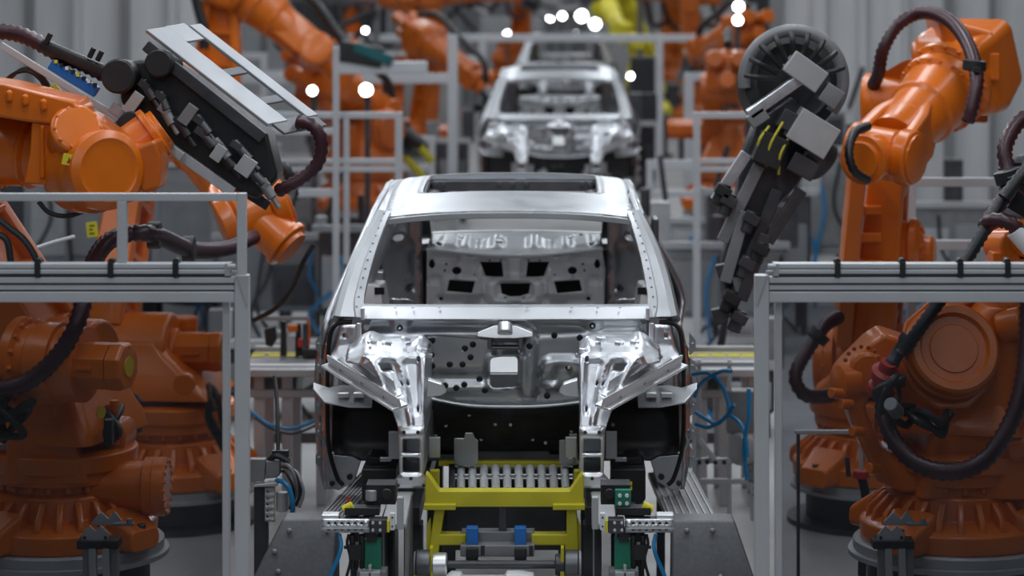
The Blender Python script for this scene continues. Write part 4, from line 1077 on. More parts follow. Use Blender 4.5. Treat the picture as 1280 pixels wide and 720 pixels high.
def gripper_right():
    s = 246; P = lambda a, b, d=0.0: A(a, b, s) + V((0, d, 0))
    body = obj('gripper_tool', MB().prism([P(990, 120), P(1012, 150), P(1018, 196), P(998, 232), P(968, 262), P(948, 330), P(938, 372), P(908, 376), P(902, 330), P(920, 262), P(926, 200), P(946, 150)], (0, .22, 0)), gunm, rbr, bev=.02)
    body['label'] = 'grey clamping gripper with round head'
    # round head: a thick ring of motors and cables
    obj('tool_head', MB().lathe(P(992, 104, .10), V((.25, -.9, .2)), [(.13, -.18), (.245, -.16), (.26, -.10), (.26, .0), (.20, .03), (.18, .02), (.12, .02)], 36), blackm, body, ang=30)
    obj('head_ring', MB().tube([P(992 + 62 * math.cos(a), 100 - 62 * math.sin(a), .0) for a in [lerp(-.7, 3.3, i / 14) for i in range(15)]], .032, 12, 0, 4), greymid, body)
    for a, b, w_, d_, h_, r_, m_ in ((1003, 88, .20, .16, .12, .62, greyl), (1012, 164, .22, .20, .17, .55, greyl), (968, 118, .34, .10, .055, -.62, alub), (945, 145, .10, .1, .07, -.6, greymid), (985, 150, .12, .12, .10, .5, gunm), (960, 185, .14, .16, .16, .4, blackm), (1000, 205, .14, .14, .10, .5, gunm), (1035, 118, .10, .14, .10, .6, greymid)):
        obj('tool_block', MB().box(P(a, b, -.12), (w_, d_, h_), Matrix.Rotation(r_, 3, 'Y')), m_, body, bev=.006)
    for i in range(9):
        a = lerp(.3, 3.0, i / 8); c = P(992 + 50 * math.cos(a), 102 - 50 * math.sin(a), -.1); d = V((math.cos(a), 0, math.sin(a)))
        obj('head_cable', MB().tube([c - d * .10, c + V((0, -.05, 0)), c + d * .05], .014, 8, 0, 5), cable, body)
    for i, (a0, b0, a1, b1, w_, m_) in enumerate(((948, 205, 902, 300, .045, greymid), (970, 235, 912, 385, .05, gunm), (932, 190, 893, 250, .035, alub), (1000, 235, 958, 300, .04, gunm), (930, 262, 905, 350, .03, greymid), (955, 290, 925, 372, .035, gunm))):
        obj('clamp_arm', MB().bar(P(a0, b0, -.06 - .01 * i), P(a1, b1, -.06 - .01 * i), w_, .06), m_, body, bev=.005)
    for a, b, m_ in ((905, 228, blackm), (912, 240, gunm), (935, 318, gunm), (915, 360, blackm), (925, 385, gunm), (952, 300, blackm), (940, 262, gunm)):
        m = MB(); m.cyl(P(a, b, -.1), P(a - 10, b + 26, -.1), .035, n=16); m.box(P(a - 3, b + 8, -.12), (.08, .08, .05), Matrix.Rotation(.5, 3, 'Y'))
        obj('clamp_cylinder', m, m_, body, bev=.003)
    for a0, b0, a1, b1, in ((975, 150, 955, 205), (985, 165, 970, 215), (958, 155, 945, 190)):
        obj('clamp_hose', MB().tube([P(a0, b0, -.18), P((a0 + a1) / 2 - 6, (b0 + b1) / 2, -.2), P(a1, b1, -.16)], .007, 6), yellow, body)
    for a, b in ((905, 330), (925, 345), (900, 385)):
        obj('clamp_jaw', MB().prism([P(a - 12, b, -.1), P(a + 14, b - 6, -.1), P(a + 8, b + 14, -.1), P(a - 6, b + 20, -.1)], (0, .08, 0)), (gunm, greymid, gunm)[a % 3], body, bev=.004)
    obj('tool_mount', MB().cyl(P(1030, 205, -.0), P(1000, 180, -.05), .11, n=28), gunm, body)
gripper_right()

# ------------------------------------------------------------------ carrier under the front car
def carrier():
    root = thing('car_carrier', 'yellow steel carrier with roller axle under the front car body', 'carrier', (0, 11.4, 0))
    Y = 11.18; s = F / Y
    P = lambda a, b, d=0.0: V((A(a, b, s).x, Y + d, A(a, b, s).z))
    m = MB().prism([P(532, 592), P(536, 595), P(549, 614), P(712, 614), P(725, 595), P(729, 592), P(730, 634), P(531, 634)], (0, .08, 0)); obj('crossbeam', m, yellow, root, bev=.005)
    for a0, a1 in ((530, 570), (691, 731)):
        fl = obj('mounting_plate', MB().prism([P(a0, 629, -.03), P(a1, 629, -.03), P(a1, 636, -.03), P(a0, 636, -.03)], (0, .14, 0)), yellow, root, bev=.003)
        m = MB()
        for t in (.2, .5, .8): m.cyl(P(lerp(a0, a1, t), 628.5, .03), P(lerp(a0, a1, t), 625, .03), .010, n=6)
        obj('plate_bolts', m, gunm, fl)
    obj('upright', MB().prism([P(543, 636), P(556, 636), P(551, 668), P(583, 668), P(583, 682), P(549, 682), P(546, 720), P(534, 720), P(537, 680)], (0, .07, 0)), yellow, root, bev=.006)
    obj('upright', MB().prism([P(708, 636), P(721, 636), P(723, 680), P(720, 720), P(708, 720), P(706, 682), P(664, 682), P(664, 668), P(708, 668)], (0, .07, 0)), yellow, root, bev=.006)
    m = MB(); m.prism([P(533, 656, .02), P(538, 648, .02), P(541, 690, .02), P(533, 690, .02)], (0, .02, 0)); obj('side_lug', m, yellow, root, bev=.004)
    obj('side_lug', MB().prism([P(722, 648, .02), P(726, 660, .02), P(725, 690, .02), P(721, 690, .02)], (0, .02, 0)), yellow, root, bev=.004)
    m = MB(); m.span((P(576, 0).x, Y - .06, P(0, 692).z), (P(668, 0).x, Y + .1, P(0, 678).z)); m.span((P(576, 0).x, Y + .02, P(0, 680).z), (P(668, 0).x, Y + .1, P(0, 666).z)); obj('support_channel', m, greymid, root, bev=.004)
    for a in (591, 651):
        bl = obj('clamp_pad', MB().prism([P(a - 8, 657, -.05), P(a + 7, 657, -.05), P(a + 7, 681, -.05), P(a - 7, 681, -.05)], (0, .06, 0)), blue, root, bev=.004)
        bl['label'] = 'blue plastic pad'
        obj('pad_foot', MB().box(P(a, 688, -.05), (.05, .06, .05)), blackm, root, bev=.004)
        obj('pad_bolt', MB().cyl(P(a + 13, 678, -.06), P(a + 13, 690, -.06), .008, n=8), gunm, root)
    m = MB(); m.cyl(P(545, 699, -.10), P(708, 699, -.10), .017, n=20); ax_ = obj('axle', m, gunm, root)
    for a0, a1, r, m_ in ((519, 522, .055, greyl), (522, 540, .062, steeld), (542, 560, .050, alu), (706, 723, .062, steeld), (723, 727, .055, greyl), (694, 706, .045, gunm)):
        obj('pulley', MB().cyl(P(a0, 699, -.10), P(a1, 699, -.10), r, n=32, b=.004), m_, ax_)
    for a in (541, 703): obj('pulley_bracket', MB().prism([P(a - 2, 676, -.14), P(a + 2, 676, -.14), P(a + 3, 722, -.14), P(a - 3, 722, -.14)], (0, .06, 0)), yellow, root, bev=.003)
    for a, b in ((524, 716), (713, 716)): obj('foot_block', MB().box(P(a + 3, b, -.1), (.055, .10, .05)), yellow, root, bev=.004)
    m = MB().prism([P(558, 712, -.2), P(566, 706, -.2), P(578, 706, -.2), P(580, 711, -.2), P(632, 711, -.2), P(634, 705, -.2), P(652, 705, -.2), P(668, 708, -.2), P(668, 730, -.2), P(556, 730, -.2)], (0, .10, 0)); obj('tool_casting', m, bulkm, root, bev=.006)
    m = MB(); m.box(P(628, 655, .06), (.034, .05, .17)); m.lathe(P(628, 640, .06), ZA, [(.015, -.02), (.015, .01), (.003, .045)], 12); obj('locating_pin', m, gunm, root, bev=.003)
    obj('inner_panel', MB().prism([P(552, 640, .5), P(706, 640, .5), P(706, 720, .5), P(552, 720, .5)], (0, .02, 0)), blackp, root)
    # frame sides running back
    for a in (-.39, .39):
        obj('side_beam', MB().span((a - .03, Y + .27, .80), (a + .03, 13.9, .88)), gunm, root, bev=.005)
    for a in (535, 722): obj('rear_upright', MB().prism([P(a - 4, 612, .42), P(a + 8, 612, .42), P(a + 8, 640, .42), P(a - 4, 640, .42)], (0, .05, 0)), yellow, root, bev=.004)
    Pr = lambda a, b: A(a, b, F / 12.2)
    obj('rear_crossbeam', MB().prism([Pr(548, 577), Pr(724, 577), Pr(724, 583), Pr(548, 583)], (0, .05, 0)), yellow, root, bev=.004)
    obj('rear_crossbeam', MB().span((-.39, 13.5, .80), (.39, 13.58, .88)), yellow, root, bev=.005)
    # two skids standing on the floor so the carrier is supported
    for a in (-.39, .39): obj('leg', MB().span((a - .04, Y + .30, 0), (a + .04, Y + .40, .80)), gunm, root, bev=.005)
    for a in (-.39, .39): obj('leg', MB().span((a - .04, 13.4, 0), (a + .04, 13.5, .80)), gunm, root, bev=.005)
carrier()
def lift_unit(side):
    nm = 'left' if side < 0 else 'right'
    s = 283; Y = F / s
    def P(a, b, d=0.0):
        p = A(a, b, s); return V((p.x if side < 0 else -p.x, Y + d, p.z))
    c = P(473, 0)
    root = thing('lift_unit', 'black lift unit with yellow marks under the %s front corner of the front car' % nm, 'lift', (c.x, Y, 0), 'black lift units under the front car')
    b = obj('housing', MB().prism([P(452, 586), P(495, 586), P(495, 640), P(470, 640), P(452, 625)], (0, .35, 0)), blackp, root, bev=.008)
    obj('column', MB().span((c.x - .07, Y + .05, 0), (c.x + .07, Y + .3, P(0, 636).z)), blackp, root, bev=.006)
    for a, bb in ((471, 604), (471, 610)): obj('yellow_mark', MB().box(P(a, bb, -.004), (.014, .008, .016)), yellowb, b)
    for a, bb in ((480, 604), (488, 604), (480, 611), (488, 611)): obj('stud', MB().cyl(P(a, bb), P(a, bb, -.012), .006, n=8), greyl, b)
    m = MB(); m.cyl(P(465, 634, -.02), P(480, 634, -.02), .03, n=16); obj('drive_roller', m, gunm, root)
    obj('upper_arm', MB().prism([P(455, 586, .1), P(480, 586, .1), P(476, 578, .1), P(460, 576, .1)], (0, .2, 0)), blackp, root, bev=.004)
lift_unit(-1); lift_unit(1)
def roller_bed():
    root = thing('roller_bed', 'row of pale frosted rollers in a dark frame under the front car', 'roller bed', (.0, 11.95, 0))
    Y0, Y1 = 11.72, 12.12
    f_ = lambda a: A(a, 613, F / Y0); b_ = lambda a: A(a, 585, F / Y1)
    for i in range(10):
        p, q = f_(576 + i * 14.6), b_(576 + i * 14.4)
        obj('roller', MB().cyl(p, q, .019, n=12), clearr, root)
    for a in (565, 720): obj('side_rail', MB().bar(f_(a) - ZA * .01, b_(a) - ZA * .01, .03, .06), gunm, root, bev=.004)
    obj('cross_tube', MB().bar(f_(563) - ZA * .03, f_(722) - ZA * .03, .03, .04), gunm, root, bev=.004)
    obj('cross_tube', MB().bar(b_(563) - ZA * .01, b_(722) - ZA * .01, .03, .03), gunm, root, bev=.004)
    m0 = (f_(565) + b_(565)) / 2 + ZA * .012; m1 = (f_(720) + b_(720)) / 2 + ZA * .012
    obj('retaining_bar', MB().bar(m0, m1, .012, .010), greymid, root)
    obj('gap_tone_sheet', MB().prism([f_(566) - ZA * .06, f_(719) - ZA * .06, b_(719) - ZA * .05, b_(566) - ZA * .05], (0, 0, -.01)), gunm, root)  # sheet added to set how dark the gaps between rollers look
    for x in (-.25, .27): obj('leg', MB().span((x - .03, 11.8, 0), (x + .03, 11.86, .86)), gunm, root)
roller_bed()

def support_rail(side):
    nm = 'left' if side < 0 else 'right'
    root = thing('support_rail', 'grey sheet steel support rail under the %s front rail of the car' % nm, 'support rail', (side * .43, 11.0, 0), 'grey support rails under the front car')
    x = side * .43
    m = MB(); m.prism([V((x - .045, 11.36, .985)), V((x + .045, 11.36, .985)), V((x + .05, 10.78, .945)), V((x - .05, 10.78, .945))], (0, 0, -.02)); obj('top_flange', m, greyl, root, bev=.004)
    for d in (-.038, .038):
        m = MB(); m.prism([V((x + d, 11.36, .975)), V((x + d * 1.2, 10.78, .935)), V((x + d * 1.2 + side * .0, 10.78, 0)), V((x + d, 11.0, 0)), V((x + d, 11.36, .75))], (.008, 0, 0)); obj('side_plate', m, greymid, root, bev=.002)
    m = MB(); m.bar((x + side * .06, 11.3, .955), (x + side * .08, 10.78, .915), .03, .03); obj('edge_rib', m, greyl, root, bev=.003)
    m = MB(); m.box((x, 11.31, .968), (.10, .10, .02)); obj('seat_plate', m, greyl, root, bev=.004)
    obj('seat_pad', MB().box((x - side * .025, 11.31, .985), (.075, .05, .018)), blackp, root, bev=.003)
support_rail(-1); support_rail(1)

def clamp_fixture(side):
    nm = 'left' if side < 0 else 'right'
    s = 311; Y = F / s
    # written for the left side in pixels; the right one mirrors about the car's centre at this distance
    def P(a, b, d=0.0):
        p = A(a, b, s); x = p.x if side < 0 else -p.x
        return V((x, Y + d, p.z))
    root = thing('clamp_fixture', 'silver drilled bar clamp with green plate beside the %s support rail' % nm, 'clamp fixture', (P(440, 0).x, Y, 0), 'drilled bar clamp fixtures at the car front')
    # drilled bar made as a panel with two rows of holes
    p0 = P(402, 650); p1 = P(464, 665); w = p1.x - p0.x; zt = p0.z; zb = p1.z
    def mk(zc, hh, tilt, nm_, m_):
        ho = [circ(.03 + i * .0265, 0, .0062, 8) for i in range(6)]
        pn = panel([(0, -hh), (.195, -hh), (.195, hh), (0, hh)], ho, lambda u, v: V((p0.x + (u if side < 0 else -u), Y - .02 + tilt * v, zc + v * (1 if not tilt else .75))), .02)
        return obj(nm_, pn, m_, root, solid=.006)
    mk(zt - .008, .016, 0, 'drilled_bar', alu); mk(zt - .036, .013, -.4, 'drilled_bar', greyl)
    m = MB(); lo = sorted((p0.x, p0.x - side * .195)); m.span((lo[0], Y - .012, zb + .0), (lo[1], Y + .05, zt + .006)); obj('bar_core', m, gunm, root)
    obj('top_block', MB().box(P(413, 646, .02), (.07, .07, .02)), alu, root, bev=.003)
    bk = obj('joint_block', MB().box(P(474, 656, .0), (.065, .07, .055)), gunm, root, bev=.004)
    m = MB()
    for a in (467, 476):
        for b in (651, 660): m.cyl(P(a, b, -.035), P(a, b, -.045), .006, n=10)
    obj('joint_bolts', m, alu, bk)
    obj('shim', MB().box(P(486, 656, -.01), (.010, .05, .045)), yellowb, root)
    up = obj('upright_plate', MB().prism([P(488, 640, -.03), P(494, 640, -.03), P(494, 661, -.03), P(488, 661, -.03)], (0, .03, 0)), white, root, bev=.002)
    obj('plate_dots', MB().cyl(P(491, 645, -.03), P(491, 645, -.034), .004, n=8).cyl(P(491, 656, -.03), P(491, 656, -.034), .004, n=8), seal, up)
    m = MB(); m.prism([P(496, 622, 0), P(504, 622, 0), P(504, 648, 0), P(504, 662, 0), P(496, 662, 0)], (0, .04, 0)); obj('angle_plate', m, greyl, root, bev=.003)
    gp = obj('green_plate', MB().prism([P(455, 675, .02), P(476, 675, .02), P(476, 713, .02), P(455, 713, .02)], (0, .03, 0)), green, root, bev=.003); gp['label'] = 'green plate'
    obj('neck', MB().box(P(464, 670, .03), (.04, .06, .05)), blackp, root)
    m = MB(); m.box(P(463, 716, -.01), (.08, .05, .02)); m.box(P(463, 712, -.02), (.012, .03, .05)); obj('foot_bracket', m, greyl, root, bev=.003)
    obj('column', MB().span((P(464, 0).x - .06, Y + .02, 0), (P(464, 0).x + .06, Y + .12, P(0, 716).z)), greymid, root, bev=.004)
    # dark clamp body and cylinder above the bar
    m = MB(); m.box(P(474, 624, .15), (.12, .12, .08)); m.cyl(P(482, 622, .06), P(482, 622, .08), .022, n=16); m.box(P(452, 641, .06), (.14, .08, .03)); obj('clamp_body', m, blackm, root, bev=.006)
    obj('clamp_cylinder', MB().cyl(P(462, 618, .1), P(462, 632, .1), .024, n=16), greyl, root)
    cap_ = obj('yellow_cap', MB().cyl(P(428, 640, .04), P(440, 634, .04), .018, n=14), yellowb, root); cap_['label'] = 'yellow cap'
    if side < 0: obj('red_valve', MB().cyl(P(434, 634, .05), P(435, 624, .05), .008, .005, n=10), red, root)
    else:
        g2 = obj('green_plate', MB().prism([P(455, 616, .06), P(475, 616, .06), P(475, 641, .06), P(455, 641, .06)], (0, .03, 0)), green, root, bev=.003)
        m = MB()
        for a in (460, 469):
            for b in (623, 633): m.cyl(P(a, b, .06), P(a, b, .05), .008, n=10)
        obj('plate_bolts', m, white, g2)
    m = MB()
    for a in (440, 452): m.cyl(P(a, 668, .0), P(a, 712, .03), .012, n=10)
    m.box(P(444, 690, .02), (.05, .06, .06)); m.bar(P(430, 684, -.0), P(448, 684, 0), .012, .012); obj('valve_assembly', m, blackm, root, bev=.003)
    obj('air_hose', MB().tube([P(424, 668, .0), P(427, 680, -.02), P(424, 694, -.03), P(416, 712, -.03), P(410, 730, -.03)], .009, 8), bluehose, root)
    obj('air_hose', MB().tube([P(436, 668, .0), P(434, 680, .0), P(438, 700, .0), P(432, 725, .0)], .006, 8), cable, root)
clamp_fixture(-1); clamp_fixture(1)

def hood(side):
    nm = 'left' if side < 0 else 'right'
    s = 303; Y = F / s
    P = (lambda a, b, d=0.0: A(a, b, s) + V((0, d, 0)))
    if side < 0: front = [(353, 649), (421, 647), (421, 735), (308, 735)]; lip = (310, 316)
    else: front = [(840, 650), (918, 650), (950, 735), (836, 735)]
    root = thing('machine_hood', 'grey sloped sheet metal cover at lower %s of the line' % nm, 'cover', (P(sum(f[0] for f in front) / 4, 0).x, Y, 0), 'grey machine covers')
    f3 = [P(a, b, -.0 if b < 700 else -.18) for a, b in front]
    g = [V((p.x, Y - .18, 0)) for p in f3[2:]]
    bk = [V((p.x, Y + .14, p.z)) for p in f3[:2]]; bg = [V((p.x, Y + .14, 0)) for p in f3[2:]]
    m = MB().add(f3 + g + bk + bg, [(0, 1, 2, 3), (3, 2, 4, 5), (0, 6, 7, 1), (7, 6, 9, 8), (1, 7, 8, 4, 2), (0, 3, 5, 9, 6), (4, 8, 9, 5)])
    bd = obj('body', m, greysheet, root, bev=.012)
    m = MB()
    for a, b in ((363, 661), (346, 684), (352, 706), (410, 660)) if side < 0 else ((858, 661), (890, 661), (898, 712)):
        p = P(a, b, -.03 - .0017 * (b - 650) * 1.1); m.lathe(p + V((0, .01, 0)), V((0, -.9, .35)), [(.012, 0), (.010, .012), (.004, .016)], 10)
    pieces('dome_bolt', m, greymid, bd)
    # ribbed deck behind it, rising towards the car
    x0, x1 = (P(388, 0).x, P(425, 0).x) if side < 0 else (P(838, 0).x, P(902, 0).x)
    m = MB(); m.prism([V((x0, Y + .15, .90)), V((x1, Y + .15, .90)), V((x1 + (.03 if side < 0 else 0), Y + 2.3, .70)), V((x0 + (.05 if side < 0 else -.02), Y + 2.3, .70))], (0, 0, -.03)); dk = obj('ribbed_deck', m, greymid, root, bev=.003)
    for i in range(7):
        t = (i + .5) / 7; xa = lerp(x0, x1, t)
        obj('deck_rib', MB().bar((xa, Y + .16, .902), (xa + (.03 if side < 0 else -.01), Y + 2.29, .703), .008, .008), greyl, dk)
    for x in (x0 + .03, x1 - .03): obj('leg', MB().span((x - .02, Y + 1.9, 0), (x + .02, Y + 1.96, .69)), gunm, root)
hood(-1); hood(1)

def corner_mark(side):
    nm = 'left' if side < 0 else 'right'
    s = 305; P = lambda a, b, d=0.0: A(a + (0 if side < 0 else 997 - 2), b, s) + V((0, d, 0))
    root = thing('zigzag_bracket', 'silver zigzag edged bracket in front of the %s robot foot' % nm, 'bracket', (P(120, 0).x, F / s, 0), 'zigzag brackets by the robot feet')
    obj('rear_plate', MB().prism([P(112, 655, .05), P(124, 643, .05), P(133, 652, .05), P(140, 642, .05), P(150, 654, .05), P(146, 660, .05), P(112, 660, .05)], (0, .012, 0)), greyl, root, bev=.002)
    fp = obj('front_plate', MB().prism([P(102, 668), P(112, 657), P(119, 664), P(126, 657), P(137, 668), P(134, 678), P(102, 678)], (0, .012, 0)), greyl, root, bev=.002)
    obj('plate_holes', MB().cyl(P(106, 672), P(106, 672, -.004), .007, n=8).cyl(P(132, 672), P(132, 672, -.004), .007, n=8), seal, fp)
    obj('dark_block', MB().box(P(122, 681, .04), (.17, .10, .035)), blackm, root, bev=.004)
    for a in (116, 133): obj('stem', MB().prism([P(a - 5, 683, -.01), P(a + 4, 683, -.01), P(a + 4, 700, -.01), P(a + 5, 722, -.01), P(a - 4, 722, -.01), P(a - 5, 702, -.01)], (0, .04, 0)), greyl, root, bev=.003)
    obj('post', MB().span((P(103, 0).x, F / s, 0), (P(112, 0).x, F / s + .05, P(0, 684).z)), greymid, root, bev=.003)
    obj('post', MB().span((P(138, 0).x, F / s, 0), (P(147, 0).x, F / s + .05, P(0, 684).z)), greymid, root, bev=.003)
    obj('sensor_pin', MB().cyl(P(140, 657, .03), P(166, 657, .03), .008, n=8).cyl(P(160, 657, .03), P(160, 650, .03), .012, n=8), greymid, root)
corner_mark(-1); corner_mark(1)

# ------------------------------------------------------------------ stations either side of the car
def valve_station(side):
    nm = 'left' if side < 0 else 'right'
    s = 286; Y = F / s
    def P(a, b, d=0.0):
        a2_ = a if side < 0 else 2 * 629 - a + 12
        return A(a2_, b, s) + V((0, d, 0))
    root = thing('valve_station', 'pneumatic valve box on a drilled post, hoses looping out, just inside the %s fence' % nm, 'valve station', (P(340, 0).x, Y, 0), 'pneumatic valve stations by the fences')
    m = MB().prism([P(332, 576), P(350, 576), P(350, 594), P(345, 598), P(332, 596)], (0, .07, 0)); obj('valve_box', m, greymid, root, bev=.006)
    m = MB().prism([P(312, 574), P(332, 574), P(330, 602), P(312, 603)], (0, .05, 0)); obj('bracket', m, greymid, root, bev=.004)
    obj('shelf_plate', MB().prism([P(318, 605, -.02), P(347, 602, -.02), P(347, 607, -.02), P(318, 608, -.02)], (0, .12, 0)), greyl, root, bev=.003)
    pn = panel([(0, 0), (.045, 0), (.045, .15), (0, .15)], [circ(x, z, .005, 8) for x in (.012, .033) for z in (.02, .047, .075, .10, .13)], lambda u, v: P(331, 652) + V((u * (1 if side < 0 else -1), 0, v)), .02)
    obj('drilled_plate', pn, greyl, root, solid=.006)
    obj('post', MB().span((P(322, 0).x - .02, Y + .03, 0), (P(322, 0).x + .04, Y + .09, P(0, 606).z)), gunm, root, bev=.004)
    m = MB(); m.tube([P(336, 576, .02), P(344, 570, 0), P(352, 572, 0), P(362, 578, 0)], .014, 8); m.box(P(350, 568, .02), (.07, .04, .03)); obj('cable_gland', m, blackm, root)
    obj('air_hose', MB().tube([P(334, 484, .3), P(340, 510, .2), P(344, 540, .1), P(347, 570, .03)], .009, 8), cable, root)
    obj('air_hose', MB().tube([P(346, 600, 0), P(356, 602, -.03), P(364, 612, -.04), P(367, 630, -.04), P(365, 650, 0)], .011, 8), bluehose, root)
    for i, (dx, dy, m_) in enumerate(((0, 0, greymid), (4, 4, gunm), (8, 6, greyl), (-4, 8, cable))):
        obj('air_hose', MB().tube([P(352, 580 + i * 3, 0), P(362 + dx, 582 + dy, -.02), P(370 + dx, 596 + dy, -.03), P(372 + dx, 610 + dy, -.02), P(366 + dx, 628 + dy, 0)], .009 - .001 * i, 8), m_, root)
    obj('regulator', MB().cyl(P(352, 616, .02), P(352, 640, .02), .026, n=16), greyl, root)
valve_station(-1)

def side_table(side):
    nm = 'left' if side < 0 else 'right'
    s = 210; Y = F / s
    P = (lambda a, b, d=0.0: A(a, b, s) + V((0, d, 0)))
    xa, xb = ((300, 412) if side < 0 else (858, 955))
    root = thing('transfer_table', 'light metal transfer table with yellow edge strips %s of the front car' % nm, 'table', (P((xa + xb) / 2, 0).x, Y + .3, 0), 'transfer tables beside the car')
    x0 = P(xa, 0).x; x1 = P(xb, 0).x; zt = P(0, 462).z
    obj('front_rail', MB().span((x0, Y, zt - .045), (x1, Y + .06, zt)), greyl, root, bev=.004)
    obj('table_plate', MB().span((x0, Y + .06, zt - .02), (x1, Y + .75, zt + .0)), greymid, root, bev=.003)
    obj('rear_rail', MB().span((x0, Y + .75, zt - .04), (x1, Y + .80, zt + .03)), greyl, root, bev=.003)
    for k, yy in enumerate((.14, .62)):
        st = obj('edge_strip', MB().span((x0, Y + yy, zt + .001), (x1, Y + yy + .05, zt + .006)), yellow if k else white, root)
    for i in range(5):
        xx = lerp(x0, x1, (i + .5) / 5); obj('edge_strip', MB().span((xx - .05, Y + .5, zt + .001), (xx + .03, Y + .56, zt + .008)), yellowb, root)
    for x in (x0 + .1, (x0 + x1) / 2, x1 - .06):
        obj('leg', MB().span((x - .03, Y + .1, 0), (x + .03, Y + .16, zt - .04)), prof, root, bev=.004)
        obj('leg', MB().span((x - .03, Y + .66, 0), (x + .03, Y + .72, zt - .04)), prof, root, bev=.004)
    obj('under_box', MB().span((x0, Y + .2, zt - .20), ((x0 * .4 + x1 * .6), Y + .6, zt - .06)), greymid, root, bev=.01)
    obj('stretcher', MB().span((x0, Y + .08, P(0, 500).z), (x1, Y + .12, P(0, 490).z)), greyl, root, bev=.004)
    obj('stretcher', MB().span((x0, Y + .68, P(0, 580).z), (x1, Y + .72, P(0, 566).z)), greymid, root, bev=.004)
    return root
side_table(-1); side_table(1)
def table_clamps():
    s = 204; P = (lambda a, b, d=0.0: A(a, b, s) + V((0, d, 0)))
    root = thing('clamp_unit', 'black and orange clamp unit with upright arms on the left transfer table', 'clamp', P(360, 448))
    for a, t in ((354, 402), (373, 405)): obj('upright', MB().prism([P(a - 3, t), P(a + 3, t), P(a + 4, 446), P(a - 4, 446)], (0, .05, 0)), blackm, root, bev=.003)
    obj('crossbar', MB().bar(P(322, 398), P(384, 398), .02, .025), greymid, root)
    m = MB().prism([P(330, 412), P(344, 408), P(346, 424), P(340, 434), P(332, 432)], (0, .06, 0)); obj('gripper_head', m, blackm, root, bev=.004)
    m = MB().tube([P(385, 398), P(386, 420), P(384, 436), P(378, 438)], .010, 8); obj('orange_cable', m, oranged, root)
    obj('clamp_head', MB().box(P(380, 428), (.07, .06, .05)), red, root, bev=.004); obj('clamp_head', MB().box(P(366, 410), (.06, .06, .04)), oranged, root, bev=.004)
    obj('base_block', MB().box(P(388, 440), (.10, .10, .05)), blackm, root, bev=.004); obj('base_block', MB().box(P(382, 424, -.02), (.03, .05, .20)), gunm, root, bev=.004); obj('base_block', MB().box(P(364, 430, .02), (.05, .05, .10)), greyl, root, bev=.004)
table_clamps()
def loose_hose(name, label, pts, r, m_, group=None):
    return tag(obj(name, MB().tube(pts, r, 8), m_), label, 'hose', group)
PB = lambda a, b, s=225, d=0.0: A(a, b, s) + V((0, d, 0))
loose_hose('air_hose', 'blue air hose sagging from the left fence towards the front car door pillar', [PB(300, 505), PB(318, 518), PB(335, 530), PB(360, 536), PB(385, 530), PB(410, 516)], .010, bluehose)
loose_hose('black_cable', 'thin black cable sagging just under the blue hose at left', [PB(318, 522, 224), PB(340, 536, 224), PB(364, 542, 224), PB(390, 534, 224), PB(412, 520, 224)], .007, cable)
hs = [([(866, 468), (884, 466), (896, 474), (906, 490), (912, 512), (910, 520)], 'blue air hose arching down from the right table edge'),
      ([(868, 496), (874, 482), (886, 472), (902, 464), (914, 464)], 'blue air hose rising to the right table edge'),
      ([(868, 514), (880, 522), (896, 530), (908, 520), (918, 506)], 'lower blue air hose looping between car and right fence'),
      ([(870, 530), (886, 534), (902, 526), (912, 520), (926, 530), (932, 548), (934, 572)], 'blue air hose dropping down beside the right fence post'),
      ([(936, 486), (936, 520), (930, 560), (934, 600)], 'short blue hose hanging at the right fence post')]
for pts, lab in hs: loose_hose('air_hose', lab, [PB(a, b, 236 + .1 * (a - 860)) for a, b in pts], .011, bluehose, 'blue air hoses right of the car')
def side_rack():
    s = 222; P = (lambda a, b, d=0.0: A(a, b, s) + V((0, d, 0)))
    root = thing('tool_rack', 'open aluminium rack with diagonal brace between the car and right fence', 'rack', (P(905, 0).x, F / s, 0))
    for a in (868, 874, 912): obj('post', MB().span((P(a, 0).x - .012, F / s, 0), (P(a, 0).x + .012, F / s + .025, P(0, 450).z)), prof, root, bev=.003)
    for b, h in ((576, .03), (602, .03), (455, .025)): obj('crossbar', MB().span((P(862, 0).x, F / s - .01, P(0, b).z - h / 2), (P(946, 0).x, F / s + .03, P(0, b).z + h / 2)), prof, root, bev=.003)
    obj('diagonal_brace', MB().bar(P(874, 550), P(905, 590), .05, .03), prof, root, bev=.003)
    for a in (874, 884, 894, 905): obj('bar_stud', MB().cyl(P(a, 577, -.01), P(a, 577, -.03), .012, n=10), blackm, root)
    obj('pneumatic_drum', MB().cyl(P(920, 560, -.05), P(934, 560, -.0), .09, n=24), greyl, root)
    obj('hose_bundle', MB().tube([P(944, 560), P(940, 576), P(936, 590), P(944, 604), P(940, 620)], .035, 10, .02), greymid, root)
    obj('clamp_box', MB().box(P(926, 515, .05), (.16, .12, .24)), greymid, root, bev=.01)
    obj('drilled_plate', MB().prism([P(936, 602, -.03), P(946, 602, -.03), P(946, 650, -.03), P(938, 650, -.03)], (0, .01, 0)), greyl, root, bev=.002)
side_rack()
